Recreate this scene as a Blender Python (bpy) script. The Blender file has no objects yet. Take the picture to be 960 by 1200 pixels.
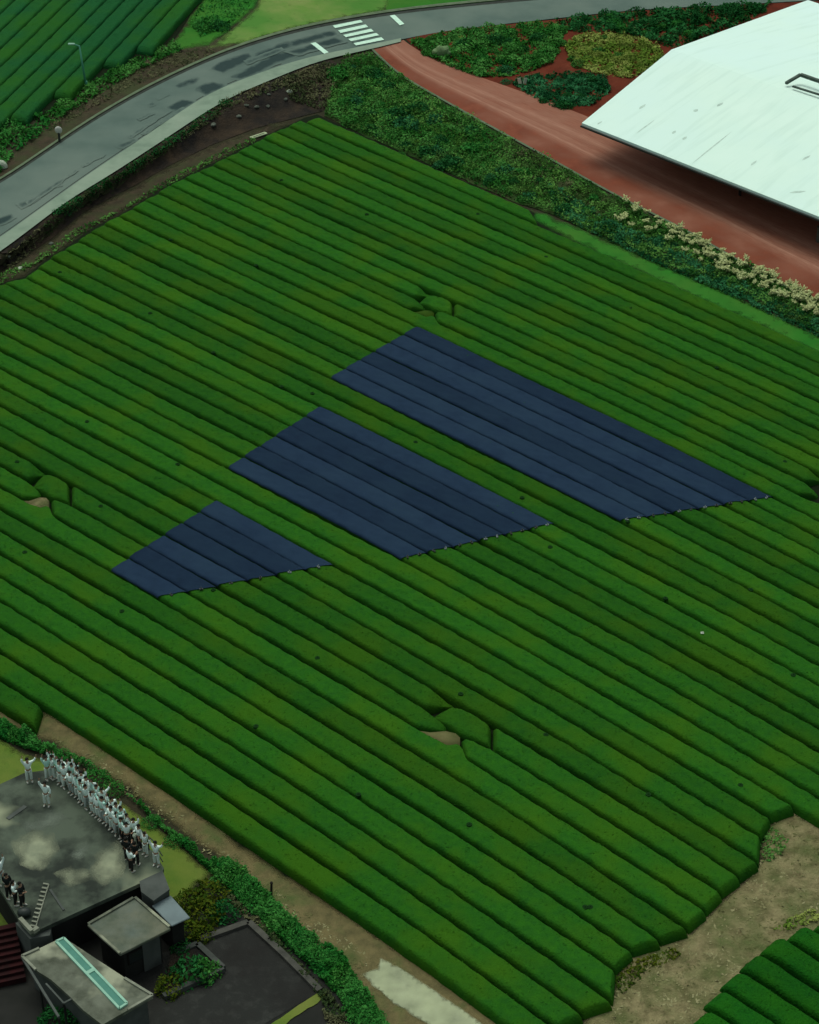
import bpy, bmesh, math, random
import numpy as np
from mathutils import Vector, Matrix, noise
from mathutils.geometry import delaunay_2d_cdt

S = bpy.context.scene
COL = S.collection
rad = math.radians
random.seed(7)
RNG = np.random.default_rng(7)

# ------------------------------------------------------------------ camera, sky, sun, exposure
CH, CF, VH = 82.0, 2500.0, -1127.0            # camera height, focal length and horizon row (photo pixels)
PITCH = math.atan((600 - VH) / CF)
SP, CP = math.sin(PITCH), math.cos(PITCH)
cam = bpy.data.objects.new('camera', bpy.data.cameras.new('camera'))
COL.objects.link(cam)
cam.location = (0, 0, CH)
cam.rotation_euler = (math.pi / 2 - PITCH, 0, 0)
cam.data.sensor_fit = 'VERTICAL'
cam.data.sensor_height = 24.0
cam.data.lens = CF / 1200 * 24.0
cam.data.clip_start = 1.0
cam.data.clip_end = 5000
S.camera = cam

SUN_EL, SUN_AZ = rad(70), rad(-25)             # light comes from beyond the field, a little from the left
w = bpy.data.worlds.new('World')
S.world = w
w.use_nodes = True
wn = w.node_tree
sky = wn.nodes.new('ShaderNodeTexSky')
sky.sky_type = 'NISHITA'
sky.sun_disc = False
sky.sun_elevation = SUN_EL
sky.sun_rotation = SUN_AZ
sky.air_density = 1.0
sky.dust_density = 4.0
bg = wn.nodes['Background']
# an overcast sky: the blue is mostly washed out, faintly green
hs_ = wn.nodes.new('ShaderNodeHueSaturation')
hs_.inputs['Saturation'].default_value = 0.35
wn.links.new(sky.outputs[0], hs_.inputs['Color'])
mt_ = wn.nodes.new('ShaderNodeMix')
mt_.data_type = 'RGBA'
mt_.blend_type = 'MULTIPLY'
mt_.inputs[0].default_value = 1.0
wn.links.new(hs_.outputs[0], mt_.inputs[6])
mt_.inputs[7].default_value = (.92, 1.03, .95, 1)
wn.links.new(mt_.outputs[2], bg.inputs[0])
bg.inputs[1].default_value = 0.10
sun = bpy.data.objects.new('sun', bpy.data.lights.new('sun', 'SUN'))
COL.objects.link(sun)
sun.data.energy = 1.1
sun.data.angle = rad(40)
sun.data.color = (0.98, 1.0, 0.88)
sd = Vector((math.sin(SUN_AZ) * math.cos(SUN_EL), math.cos(SUN_AZ) * math.cos(SUN_EL), math.sin(SUN_EL)))
sun.rotation_euler = sd.to_track_quat('Z', 'Y').to_euler()
S.view_settings.view_transform = 'Standard'
S.view_settings.look = 'None'
S.view_settings.exposure = 0.12
S.view_settings.gamma = 1.0
S.view_settings.use_curve_mapping = False


# ------------------------------------------------------------------ photo pixels <-> world
def G(u, v, z=0.0):
    """point where the ray through photo pixel (u, v) meets the level z"""
    x = (np.asarray(u, float) - 480) / CF
    y = -(np.asarray(v, float) - 600) / CF
    t = (z - CH) / (-SP + y * CP)
    return x * t, (CP + y * SP) * t


def P(u, v, z=0.0):
    x, y = G(u, v, z)
    return Vector((float(x), float(y), float(z)))


def proj(x, y, z):
    dz = np.asarray(z) - CH
    d = y * CP - dz * SP
    return 480 + CF * x / d, 600 - CF * (y * SP + dz * CP) / d


PAV_LO = [(-200, 420), (0, 297), (83, 234), (133, 204), (203, 158), (240, 133), (268, 116), (300, 102), (330, 90), (353, 80), (387, 69), (430, 60), (470, 50)]
PAV_UP = [(-200, 404), (0, 280), (100, 208), (173, 159), (212, 132), (233, 118), (257, 105), (300, 88), (330, 78), (347, 72), (390, 62), (433, 54), (470, 46)]
ROAD_LO = PAV_UP[:-1] + [(473, 46), (513, 37), (560, 32), (600, 27), (660, 21), (727, 13), (810, 8), (877, 5), (960, 0), (1150, -12)]
ROAD_UP = [(-200, 315), (0, 214), (67, 168), (110, 139), (167, 106), (233, 74), (283, 54), (347, 35), (413, 22), (480, 12), (600, 0), (700, -8), (820, -16), (960, -25), (1150, -38)]
BANK_LO = [(-200, 400), (0, 318), (60, 280), (100, 247), (160, 216), (200, 193), (250, 169), (300, 150), (380, 128), (470, 110)]
FIELD_L = [(-200, 440), (0, 332), (30, 324), (56, 302), (75, 291), (107, 268), (140, 252), (200, 215), (235, 198), (266, 183), (294, 168), (326, 152), (345, 144), (357, 138), (372, 134)]


def pl(line, u):
    a = np.array(line, float)
    return np.interp(u, a[:, 0], a[:, 1])


def sstep(a, b, x):
    t = np.clip((np.asarray(x, float) - a) / (b - a), 0, 1)
    return t * t * (3 - 2 * t)


def hfun(u, v):
    """height of the land at a photo pixel: the road runs on a low embankment above the tea field"""
    A = 1.3 * (1 - sstep(330, 480, u))
    p = pl(PAV_LO, u)
    b = np.maximum(pl(BANK_LO, u), p + 4)
    return A * (1 - sstep(0, 1, (v - p - 2) / (b - p - 2)))


def W(u, v, off=0.0):
    h = hfun(u, v)
    x, y = G(u, v, h)
    return Vector((float(x), float(y), float(h) + off))


# ------------------------------------------------------------------ materials
def mat(name, c, rough=0.9, c2=None, scale=3.0, detail=4, c3=None, scale3=0.3, bump=0.0, bscale=20.0, spec=0.1,
        rnd=0.0, attr=None, lo=0.35, hi=0.65, lo3=0.4, hi3=0.7, metal=0.0, bdist=0.05):
    m = bpy.data.materials.new(name)
    m.use_nodes = True
    nt = m.node_tree
    L = nt.links.new
    b = nt.nodes['Principled BSDF']
    b.inputs['Roughness'].default_value = rough
    b.inputs['Specular IOR Level'].default_value = spec
    b.inputs['Metallic'].default_value = metal
    geo = nt.nodes.new('ShaderNodeNewGeometry')
    col = None

    def ramp(sc, l, h, det):
        n = nt.nodes.new('ShaderNodeTexNoise')
        n.inputs['Scale'].default_value = sc
        n.inputs['Detail'].default_value = det
        n.inputs['Roughness'].default_value = 0.6
        L(geo.outputs['Position'], n.inputs['Vector'])
        r = nt.nodes.new('ShaderNodeMapRange')
        r.inputs['From Min'].default_value = l
        r.inputs['From Max'].default_value = h
        L(n.outputs['Fac'], r.inputs['Value'])
        return r.outputs[0]

    def mix(fac, a, bcol):
        n = nt.nodes.new('ShaderNodeMix')
        n.data_type = 'RGBA'
        if isinstance(fac, float):
            n.inputs[0].default_value = fac
        else:
            L(fac, n.inputs[0])
        for i, q in ((6, a), (7, bcol)):
            if isinstance(q, tuple):
                n.inputs[i].default_value = (*q[:3], 1)
            else:
                L(q, n.inputs[i])
        return n.outputs[2]
    col = tuple(c)
    if c2:
        col = mix(ramp(scale, lo, hi, detail), col, tuple(c2))
    if c3:
        col = mix(ramp(scale3, lo3, hi3, 3), col, tuple(c3))
    if attr:                                       # each leaf its own tint
        a = nt.nodes.new('ShaderNodeAttribute')
        a.attribute_name = 'tint'
        col = mix(a.outputs['Fac'], col, tuple(attr))
    if rnd:
        oi = nt.nodes.new('ShaderNodeObjectInfo')
        hs = nt.nodes.new('ShaderNodeHueSaturation')
        mr = nt.nodes.new('ShaderNodeMapRange')
        mr.inputs['To Min'].default_value = 1 - rnd
        mr.inputs['To Max'].default_value = 1 + rnd
        L(oi.outputs['Random'], mr.inputs['Value'])
        L(mr.outputs[0], hs.inputs['Value'])
        if isinstance(col, tuple):
            hs.inputs['Color'].default_value = (*col, 1)
        else:
            L(col, hs.inputs['Color'])
        col = hs.outputs[0]
    if isinstance(col, tuple):
        b.inputs['Base Color'].default_value = (*col, 1)
    else:
        L(col, b.inputs['Base Color'])
    if bump:
        n = nt.nodes.new('ShaderNodeTexNoise')
        n.inputs['Scale'].default_value = bscale
        n.inputs['Detail'].default_value = 5
        L(geo.outputs['Position'], n.inputs['Vector'])
        bp = nt.nodes.new('ShaderNodeBump')
        bp.inputs['Strength'].default_value = bump
        bp.inputs['Distance'].default_value = bdist
        L(n.outputs['Fac'], bp.inputs['Height'])
        L(bp.outputs[0], b.inputs['Normal'])
    return m


M = {}
M['tea'] = mat('tea_leaves', (.0185, .099, .0066), .85, (.0130, .077, .0078), 2.6, 8, (.029, .098, .0050), .22, .6, 9.0, .04, rnd=.16, bdist=.12, lo=.36, hi=.68, lo3=.44, hi3=.64)
M['tea_far'] = mat('tea_leaves_dark', (.012, .098, .026), .85, (.009, .076, .022), 5.0, 6, (.020, .105, .012), .2, .9, 9.0, .04, rnd=.08, bdist=.12)
M['tea_near'] = mat('tea_leaves_deep', (.009, .090, .006), .85, (.006, .064, .006), 6.0, 6, (.014, .098, .005), .4, .9, 9.0, .04, rnd=.14, bdist=.12)
M['net_a'] = mat('blue_shade_net', (.0150, .0320, .0640), .9, (.0120, .0265, .0540), 1.2, 7, (.0170, .0360, .0660), .35, .5, 14, .06, bdist=.06)
M['net_b'] = mat('blue_shade_net_dark', (.0105, .0240, .0490), .9, (.0088, .0200, .0420), 1.2, 7, (.0120, .0270, .0510), .35, .5, 14, .06, bdist=.06)
M['net_edge'] = mat('net_seam', (.008, .014, .028), .9)
M['clip'] = mat('clip_grey', (.16, .19, .19), .6)
M['earth'] = mat('earth', (.030, .024, .014), .95, (.018, .026, .012), 1.2, 6, (.045, .038, .022), .3, .6, 8)
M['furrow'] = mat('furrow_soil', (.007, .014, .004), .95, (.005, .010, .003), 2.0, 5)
M['soil'] = mat('dark_soil', (.026, .021, .017), .95, (.012, .011, .011), .9, 7, (.050, .034, .022), .35, .8, 5, bdist=.15)
M['brown'] = mat('brown_soil', (.060, .044, .028), .95, (.035, .030, .018), 1.4, 7, (.045, .055, .022), .5, .7, 6, bdist=.1)
M['track'] = mat('dirt_track', (.170, .138, .062), .95, (.090, .080, .036), 1.1, 8, (.060, .100, .028), .35, .7, 8, bdist=.1, lo3=.5, hi3=.75)
M['straw'] = mat('dry_straw', (.275, .232, .120), .95, (.115, .098, .046), 1.1, 9, (.090, .115, .038), .45, .9, 7, bdist=.15, lo=.36, hi=.62)
M['asphalt'] = mat('asphalt', (.108, .152, .132), .9, (.086, .126, .110), .35, 7, (.138, .178, .152), .12, .25, 40)
M['patch'] = mat('asphalt_patch', (.108, .152, .132), .9, (.086, .126, .110), .35, 7, (.138, .178, .152), .12, .25, 40)


def patch_nodes(m):
    """damp dark asphalt whose border dries out gradually"""
    nt = m.node_tree
    L = nt.links.new
    b = nt.nodes['Principled BSDF']
    src = b.inputs['Base Color'].links[0].from_socket
    a = nt.nodes.new('ShaderNodeAttribute')
    a.attribute_name = 'fade'
    g = nt.nodes.new('ShaderNodeNewGeometry')
    n = nt.nodes.new('ShaderNodeTexNoise')
    n.inputs['Scale'].default_value = .9
    n.inputs['Detail'].default_value = 6
    L(g.outputs['Position'], n.inputs['Vector'])
    s_ = nt.nodes.new('ShaderNodeMath')
    s_.operation = 'MULTIPLY'
    L(n.outputs['Fac'], s_.inputs[0])
    L(a.outputs['Fac'], s_.inputs[1])
    r_ = nt.nodes.new('ShaderNodeMapRange')
    r_.inputs['From Min'].default_value = .06
    r_.inputs['From Max'].default_value = .30
    r_.inputs['To Max'].default_value = 1.0
    L(s_.outputs[0], r_.inputs['Value'])
    mx = nt.nodes.new('ShaderNodeMix')
    mx.data_type = 'RGBA'
    L(r_.outputs[0], mx.inputs[0])
    L(src, mx.inputs[6])
    mx.inputs[7].default_value = (.028, .049, .048, 1)
    L(mx.outputs[2], b.inputs['Base Color'])


patch_nodes(M['patch'])
M['pave'] = mat('pavement_concrete', (.215, .285, .215), .9, (.165, .225, .170), 1.0, 6, (.25, .31, .24), .2)
M['kerb'] = mat('kerb_stone', (.13, .17, .105), .9, (.085, .12, .07), 1.5, 5)
M['gutter'] = mat('gutter', (.030, .036, .030), .9, (.05, .058, .05), 1.5, 5)
M['white'] = mat('road_paint', (.62, .85, .70), .8, (.50, .72, .58), 3, 5)
M['lawn'] = mat('lawn_yellow', (.120, .230, .042), .95, (.185, .245, .070), .45, 6, (.070, .195, .032), .15, .5, 12)
M['lawn_g'] = mat('lawn_green', (.016, .125, .012), .95, (.026, .160, .016), .5, 6, (.045, .150, .018), .2, .5, 10)
M['lawn_l'] = mat('lawn_dry', (.105, .160, .022), .95, (.065, .130, .020), .6, 6, (.150, .175, .038), .25, .4, 12)
M['redsoil'] = mat('red_soil', (.120, .020, .009), .95, (.075, .016, .008), .8, 6, (.14, .032, .016), .3, .4, 10)
M['court'] = mat('courtyard_gravel', (.024, .025, .023), .9, (.045, .046, .042), 1.6, 7, (.018, .017, .016), .25, .5, 14, lo=.5, hi=.75)
M['yard'] = mat('yard_dark', (.016, .017, .015), .9, (.024, .024, .022), .6, 6)
M['slab'] = mat('pale_concrete', (.33, .355, .235), .9, (.20, .22, .14), .8, 7, (.42, .46, .28), .3, .3, 20)
M['deck'] = mat('weathered_terrace', (.085, .105, .078), .9, (.028, .034, .028), .35, 6, (.270, .290, .190), .20, .2, 20, lo=.44, hi=.6, lo3=.52, hi3=.64)
M['worn'] = mat('worn_concrete', (.300, .320, .215), .9, (.180, .200, .140), .9, 6)
M['worn_dim'] = mat('worn_concrete_dim', (.170, .200, .160), .9, (.110, .130, .105), .9, 6)
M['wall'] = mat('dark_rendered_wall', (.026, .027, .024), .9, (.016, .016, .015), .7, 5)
M['wall_g'] = mat('grey_wall', (.090, .100, .092), .9, (.060, .068, .062), .9, 5)
M['hutroof'] = mat('mossy_roof', (.110, .135, .118), .85, (.150, .150, .105), .5, 7, (.075, .092, .066), .8, .2, 20)
M['lowroof'] = mat('stained_roof', (.150, .162, .125), .85, (.065, .072, .052), .8, 7, (.310, .320, .230), .5, .3, 20, lo3=.46, hi3=.64)
M['awning'] = mat('blue_grey_awning', (.170, .215, .225), .7, (.13, .165, .175), .8, 5)
M['coping'] = mat('pale_coping', (.27, .28, .22), .85, (.16, .17, .13), 2.0, 5)
M['mint'] = mat('mint_frame', (.30, .52, .40), .6, (.24, .44, .34), 2.0, 4)
M['skyl'] = mat('teal_glazing', (.075, .230, .180), .55, (.055, .18, .14), 1.2, 4, spec=.15)
M['redstep'] = mat('dark_red_brick', (.034, .008, .009), .9, (.018, .008, .008), 2.0, 5)
M['wood'] = mat('dark_timber', (.020, .018, .015), .85, (.012, .012, .010), 1.5, 5)
M['roof'] = mat('white_roof', (.72, .89, .80), .75, (.66, .85, .755), .12, 4, (.70, .88, .85), .06, lo=.3, hi=.7)
M['roofstain'] = mat('roof_grime', (.40, .52, .46), .8, (.55, .70, .62), 2.0, 5)
M['shade'] = mat('painted_eave_shade', (.018, .016, .013), .9, (.030, .018, .014), .4, 4)  # under-eave shade put into the colour of the hall's walls and posts
M['leaf'] = mat('leaf_green', (.012, .105, .014), .8, (.024, .125, .014), .8, 5, attr=(.075, .250, .050), spec=.04)
M['leaf_b'] = mat('leaf_bright', (.010, .130, .020), .8, (.020, .130, .016), .8, 5, attr=(.050, .215, .040), spec=.04)
M['leaf_d'] = mat('leaf_deep', (.004, .055, .012), .85, (.008, .060, .010), .8, 5, attr=(.026, .150, .040), spec=.04)
M['leaf_t'] = mat('leaf_teal', (.006, .072, .022), .85, (.010, .070, .020), .8, 5, attr=(.040, .190, .075), spec=.04)
M['leaf_y'] = mat('leaf_yellow', (0.09, 0.19, 0.02), .8, (0.15, 0.21, 0.032), .8, 5, attr=(0.28, 0.33, 0.08), spec=.04)
M['leaf_o'] = mat('leaf_olive', (0.036, 0.072, 0.005), .8, (0.024, 0.062, 0.006), .8, 5, attr=(0.09, 0.105, 0.008), spec=.04)
M['leaf_w'] = mat('weed_mixed', (.012, .085, .012), .85, (.030, .100, .012), .5, 6, (.060, .080, .028), .25, attr=(.095, .250, .050), lo3=.52, hi3=.74, spec=.04)
M['leaf_l'] = mat('leaf_light', (.040, .150, .018), .85, (.065, .150, .022), .6, 5, attr=(.130, .300, .060), spec=.04)
M['leaf_dry'] = mat('weed_dry', (.045, .062, .024), .85, (.024, .055, .016), .6, 5, attr=(.120, .120, .060), spec=.04)
M['tuft'] = mat('dry_tufts', (.150, .135, .060), .9, (.085, .095, .035), .7, 5, attr=(.270, .250, .130), spec=.03)
M['flower'] = mat('cream_flower', (.40, .44, .18), .8, (.52, .56, .28), 3.0, 4)
M['stone'] = mat('pale_stone', (.120, .135, .110), .9, (.06, .07, .055), 3.0, 5, bump=.5, bscale=8)
M['stone_w'] = mat('white_stone', (.50, .55, .44), .9, (.36, .42, .32), 3.0, 5)
M['plank'] = mat('bleached_board', (.44, .50, .32), .85, (.34, .40, .25), 2.0, 5)
M['pole'] = mat('green_lamp_steel', (.060, .260, .175), .5, spec=.4)
M['polehead'] = mat('pale_lamp_steel', (.30, .50, .40), .5)
M['darkmetal'] = mat('dark_metal', (.018, .024, .022), .5, spec=.4)
M['sprk'] = mat('mossy_dark_metal', (.008, .034, .007), .95, spec=.05)
M['palemark'] = mat('pale_marker', (.50, .50, .45), .6)
M['skin'] = mat('skin', (.36, .21, .14), .6)
M['hair'] = mat('black_hair', (.010, .009, .008), .6)
M['shirt'] = mat('white_shirt', (.80, .93, .89), .85, (.72, .86, .82), 6.0, 3)
M['shirt_m'] = mat('mint_shirt', (.50, .80, .70), .85, (.44, .72, .64), 6.0, 3)
M['trs_p'] = mat('pale_trousers', (.66, .76, .70), .9, (.56, .64, .58), 6.0, 3)
M['trs_d'] = mat('dark_trousers', (.020, .020, .019), .9)
M['trs_g'] = mat('grey_trousers', (.36, .41, .39), .9)
M['coat'] = mat('black_jacket', (.014, .017, .017), .9)
M['shoe'] = mat('pale_shoes', (.45, .45, .40), .7)


def roof_streaks(m):
    """faint rain streaks running down the slope"""
    nt = m.node_tree
    L = nt.links.new
    b = nt.nodes['Principled BSDF']
    src = b.inputs['Base Color'].links[0].from_socket
    g = nt.nodes.new('ShaderNodeNewGeometry')
    mp = nt.nodes.new('ShaderNodeMapping')
    mp.vector_type = 'TEXTURE'
    e_ = P(960, 254, 3.4) - P(682, 144, 3.4)
    mp.inputs['Rotation'].default_value = (0, 0, math.atan2(e_.y, e_.x))
    mp.inputs['Scale'].default_value = (.7, 7.0, 6.0)
    L(g.outputs['Position'], mp.inputs[0])
    n = nt.nodes.new('ShaderNodeTexNoise')
    n.inputs['Scale'].default_value = 1.0
    n.inputs['Detail'].default_value = 6
    L(mp.outputs[0], n.inputs['Vector'])
    r_ = nt.nodes.new('ShaderNodeMapRange')
    r_.inputs['From Min'].default_value = .52
    r_.inputs['From Max'].default_value = .85
    r_.inputs['To Max'].default_value = .55
    L(n.outputs['Fac'], r_.inputs['Value'])
    mx = nt.nodes.new('ShaderNodeMix')
    mx.data_type = 'RGBA'
    L(r_.outputs[0], mx.inputs[0])
    L(src, mx.inputs[6])
    mx.inputs[7].default_value = (.50, .68, .60, 1)
    L(mx.outputs[2], b.inputs['Base Color'])


roof_streaks(M['roof'])


def path_material():
    """red paving, paler along the wheel tracks (u along, v across the strip)"""
    m = mat('red_paving', (.205, .056, .030), .8, (.130, .029, .014), .5, 7, (.235, .088, .056), .25, .3, 15)
    nt = m.node_tree
    L = nt.links.new
    b = nt.nodes['Principled BSDF']
    src = b.inputs['Base Color'].links[0].from_socket
    uv = nt.nodes.new('ShaderNodeUVMap')
    sep = nt.nodes.new('ShaderNodeSeparateXYZ')
    L(uv.outputs[0], sep.inputs[0])
    cr = nt.nodes.new('ShaderNodeValToRGB')
    e = cr.color_ramp.elements
    e[0].position = 0.0
    e[0].color = (.0, .0, .0, 1)
    e[1].position = 1.0
    e[1].color = (.45, .45, .45, 1)
    for p_, c_ in ((.26, .05), (.36, .55), (.385, 1.0), (.41, .5), (.47, .62), (.50, .35), (.56, .55), (.60, .85), (.68, .45)):
        q = e.new(p_)
        q.color = (c_, c_, c_, 1)
    nz = nt.nodes.new('ShaderNodeTexNoise')
    nz.inputs['Scale'].default_value = 6.0
    nz.inputs['Detail'].default_value = 5
    mp = nt.nodes.new('ShaderNodeMapping')
    mp.inputs['Scale'].default_value = (.5, 14.0, 1)
    L(uv.outputs[0], mp.inputs[0])
    L(mp.outputs[0], nz.inputs['Vector'])
    L(sep.outputs['Y'], cr.inputs[0])
    mu = nt.nodes.new('ShaderNodeMath')
    mu.operation = 'MULTIPLY'
    L(cr.outputs[0], mu.inputs[0])
    L(nz.outputs['Fac'], mu.inputs[1])
    mu2 = nt.nodes.new('ShaderNodeMath')
    mu2.operation = 'MULTIPLY'
    mu2.inputs[1].default_value = 1.75
    mu2.use_clamp = True
    L(mu.outputs[0], mu2.inputs[0])
    mx = nt.nodes.new('ShaderNodeMix')
    mx.data_type = 'RGBA'
    L(mu2.outputs[0], mx.inputs[0])
    L(src, mx.inputs[6])
    mx.inputs[7].default_value = (.37, .185, .130, 1)
    L(mx.outputs[2], b.inputs['Base Color'])
    return m


M['path'] = path_material()


# ------------------------------------------------------------------ builders
def link(name, me, m=None, parent=None):
    o = bpy.data.objects.new(name, me)
    COL.objects.link(o)
    if m is not None and me is not None:
        for q in (m if isinstance(m, (list, tuple)) else [m]):
            me.materials.append(q)
    if parent is not None:
        o.parent = parent
    return o


def tag(o, label, cat, group=None):
    o['label'] = label
    o['category'] = cat
    if group:
        o['group'] = group
    return o


def struct(o):
    o['kind'] = 'structure'
    return o


def empty(name, loc, label, cat, group=None, rz=0.0):
    o = bpy.data.objects.new(name, None)
    COL.objects.link(o)
    o.empty_display_size = .3
    o.location = loc
    o.rotation_euler = (0, 0, rz)
    return tag(o, label, cat, group)


def mesh(name, V, F, smooth=False):
    me = bpy.data.meshes.new(name)
    me.from_pydata([tuple(v) for v in V], [], [tuple(f) for f in F])
    me.update()
    if smooth:
        me.polygons.foreach_set('use_smooth', [True] * len(me.polygons))
    return me


def leafy(name, Vg, dens, size, seed):
    """clipped hedge surface with loose shoots standing out of it"""
    g = grid_mesh(name, Vg)
    if sum(p.normal.z for p in g.polygons) < 0:
        g.flip_normals()
    r_, c_, _ = Vg.shape
    rg = np.random.default_rng(seed)
    a = Vg[:-1, :-1]
    e1_, e2_ = Vg[1:, :-1] - a, Vg[:-1, 1:] - a
    cr = np.cross(e1_, e2_)
    area = np.linalg.norm(cr, axis=-1)
    nrm = cr / np.maximum(area, 1e-9)[..., None]
    nrm *= np.sign(nrm[..., 2:3] + 1e-9)
    N = int(area.sum() * dens)
    pk = rg.choice(area.size, N, p=(area / area.sum()).ravel())
    i, j = np.unravel_index(pk, area.shape)
    f1, f2 = rg.random((N, 1)), rg.random((N, 1))
    p = a[i, j] + e1_[i, j] * f1 + e2_[i, j] * f2
    n_ = nrm[i, j]
    keep = p[:, 2] > .12
    p, n_ = p[keep], n_[keep]
    N = len(p)
    d = n_ * 2.4 + rg.normal(0, .5, (N, 3))
    d /= np.linalg.norm(d, axis=1)[:, None]
    t = np.cross(d, rg.normal(size=(N, 3)))
    t /= np.linalg.norm(t, axis=1)[:, None]
    b = np.cross(d, t)
    sz = size * rg.uniform(.6, 1.4, (N, 1))
    p = p + n_ * rg.uniform(.012, .03, (N, 1))
    q = np.stack([p - t * sz * .5, p + b * sz * .25, p + t * sz * .5, p - b * sz * .25], 1).reshape(-1, 3)
    nv, nf = len(g.vertices), len(g.polygons)
    co = np.zeros(nv * 3)
    g.vertices.foreach_get('co', co)
    fi = np.zeros(nf * 4, int)
    g.loops.foreach_get('vertex_index', fi)
    me = bpy.data.meshes.new(name)
    me.vertices.add(nv + 4 * N)
    me.vertices.foreach_set('co', np.r_[co, q.ravel()])
    me.loops.add(4 * (nf + N))
    me.loops.foreach_set('vertex_index', np.r_[fi, np.arange(nv, nv + 4 * N)])
    me.polygons.add(nf + N)
    me.polygons.foreach_set('loop_start', np.arange(0, 4 * (nf + N), 4))
    me.polygons.foreach_set('loop_total', np.full(nf + N, 4))
    me.polygons.foreach_set('use_smooth', np.r_[np.ones(nf, bool), np.zeros(N, bool)])
    me.update()
    bpy.data.meshes.remove(g)
    return me


def grid_mesh(name, Vg, smooth=True, flip=False):
    """Vg: (rows, cols, 3)"""
    r, c, _ = Vg.shape
    idx = np.arange(r * c).reshape(r, c)
    q = np.stack([idx[:-1, :-1], idx[:-1, 1:], idx[1:, 1:], idx[1:, :-1]], -1).reshape(-1, 4)
    if flip:
        q = q[:, ::-1]
    return mesh(name, Vg.reshape(-1, 3), q.tolist(), smooth)


def inside(poly, pts):
    x, y = pts[:, 0], pts[:, 1]
    res = np.zeros(len(pts), bool)
    n = len(poly)
    for i in range(n):
        x1, y1 = poly[i]
        x2, y2 = poly[(i + 1) % n]
        if y1 == y2:
            continue
        c = ((y1 > y) != (y2 > y)) & (x < (x2 - x1) * (y - y1) / (y2 - y1) + x1)
        res ^= c
    return res


def densify(poly, step, jit, closed=True, seed=0):
    out = []
    n = len(poly)
    r = random.Random(seed)
    for i in range(n if closed else n - 1):
        a = Vector(poly[i]).to_2d()
        b = Vector(poly[(i + 1) % n]).to_2d()
        k = max(1, int((b - a).length / step))
        nrm = Vector((-(b - a).y, (b - a).x)).normalized()
        for j in range(k):
            p = a.lerp(b, j / k)
            f = noise.noise((p.x * .09 + seed * 13.1, p.y * .09, .3)) + .6 * noise.noise((p.x * .25, p.y * .25 + seed, 2.3))
            p = p + nrm * (jit * f)
            out.append((p.x, p.y))
    return out


def faded(m):
    """the same material, its sheet thinning out in an uneven border"""
    if m.name + '_worn' in bpy.data.materials:
        return bpy.data.materials[m.name + '_worn']
    f = m.copy()
    f.name = m.name + '_worn'
    nt = f.node_tree
    L = nt.links.new
    a = nt.nodes.new('ShaderNodeAttribute')
    a.attribute_name = 'fade'
    g = nt.nodes.new('ShaderNodeNewGeometry')
    n = nt.nodes.new('ShaderNodeTexNoise')
    n.inputs['Scale'].default_value = 1.1
    n.inputs['Detail'].default_value = 4
    L(g.outputs['Position'], n.inputs['Vector'])
    s_ = nt.nodes.new('ShaderNodeMath')
    s_.operation = 'MULTIPLY_ADD'
    L(n.outputs['Fac'], s_.inputs[0])
    s_.inputs[1].default_value = 1.4
    L(a.outputs['Fac'], s_.inputs[2])
    r_ = nt.nodes.new('ShaderNodeMapRange')
    r_.inputs['From Min'].default_value = .62
    r_.inputs['From Max'].default_value = 1.55
    L(s_.outputs[0], r_.inputs['Value'])
    L(r_.outputs[0], nt.nodes['Principled BSDF'].inputs['Alpha'])
    return f


def sheet(name, poly, m, off, step=12, jit=0.0, seed=1, edge=6, fade=0, level=False):
    """a sheet of ground with an (uneven) outline"""
    b = densify(poly, edge, jit, True, seed)
    bx = np.array(b)
    x0, y0 = bx.min(0)
    x1, y1 = bx.max(0)
    gx, gy = np.meshgrid(np.arange(x0 + step / 2, x1, step), np.arange(y0 + step / 2, y1, step))
    g = np.stack([gx.ravel(), gy.ravel()], 1)
    g = g[inside(b, g)]
    vs = [Vector(p) for p in b] + [Vector((float(p[0]) + .01, float(p[1]) + .013)) for p in g]
    n = len(b)
    r = delaunay_2d_cdt(vs, [], [list(range(n))], 1, 1e-4)
    V = [P(p.x, p.y, off) if level else W(p.x, p.y, off) for p in r[0]]
    F = [f if True else f for f in r[2]]
    me = mesh(name, V, F, True)
    bm = bmesh.new()
    bm.from_mesh(me)
    for f in bm.faces:
        if f.normal.z < 0:
            f.normal_flip()
    bm.to_mesh(me)
    bm.free()
    if fade:
        ba, bb = bx, np.roll(bx, -1, 0)
        q = np.array([(p.x, p.y) for p in r[0]])
        ab = bb - ba
        t = np.clip(((q[:, None] - ba[None]) * ab[None]).sum(-1) / np.maximum((ab ** 2).sum(-1), 1e-9)[None], 0, 1)
        d = np.linalg.norm(q[:, None] - (ba[None] + ab[None] * t[..., None]), axis=-1).min(1)
        at = me.attributes.new('fade', 'FLOAT', 'POINT')
        at.data.foreach_set('value', np.clip(d / fade, 0, 1).astype(np.float32))
        if m is not M['patch']:
            m = faded(m)
    return struct(link(name, me, m))


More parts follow.
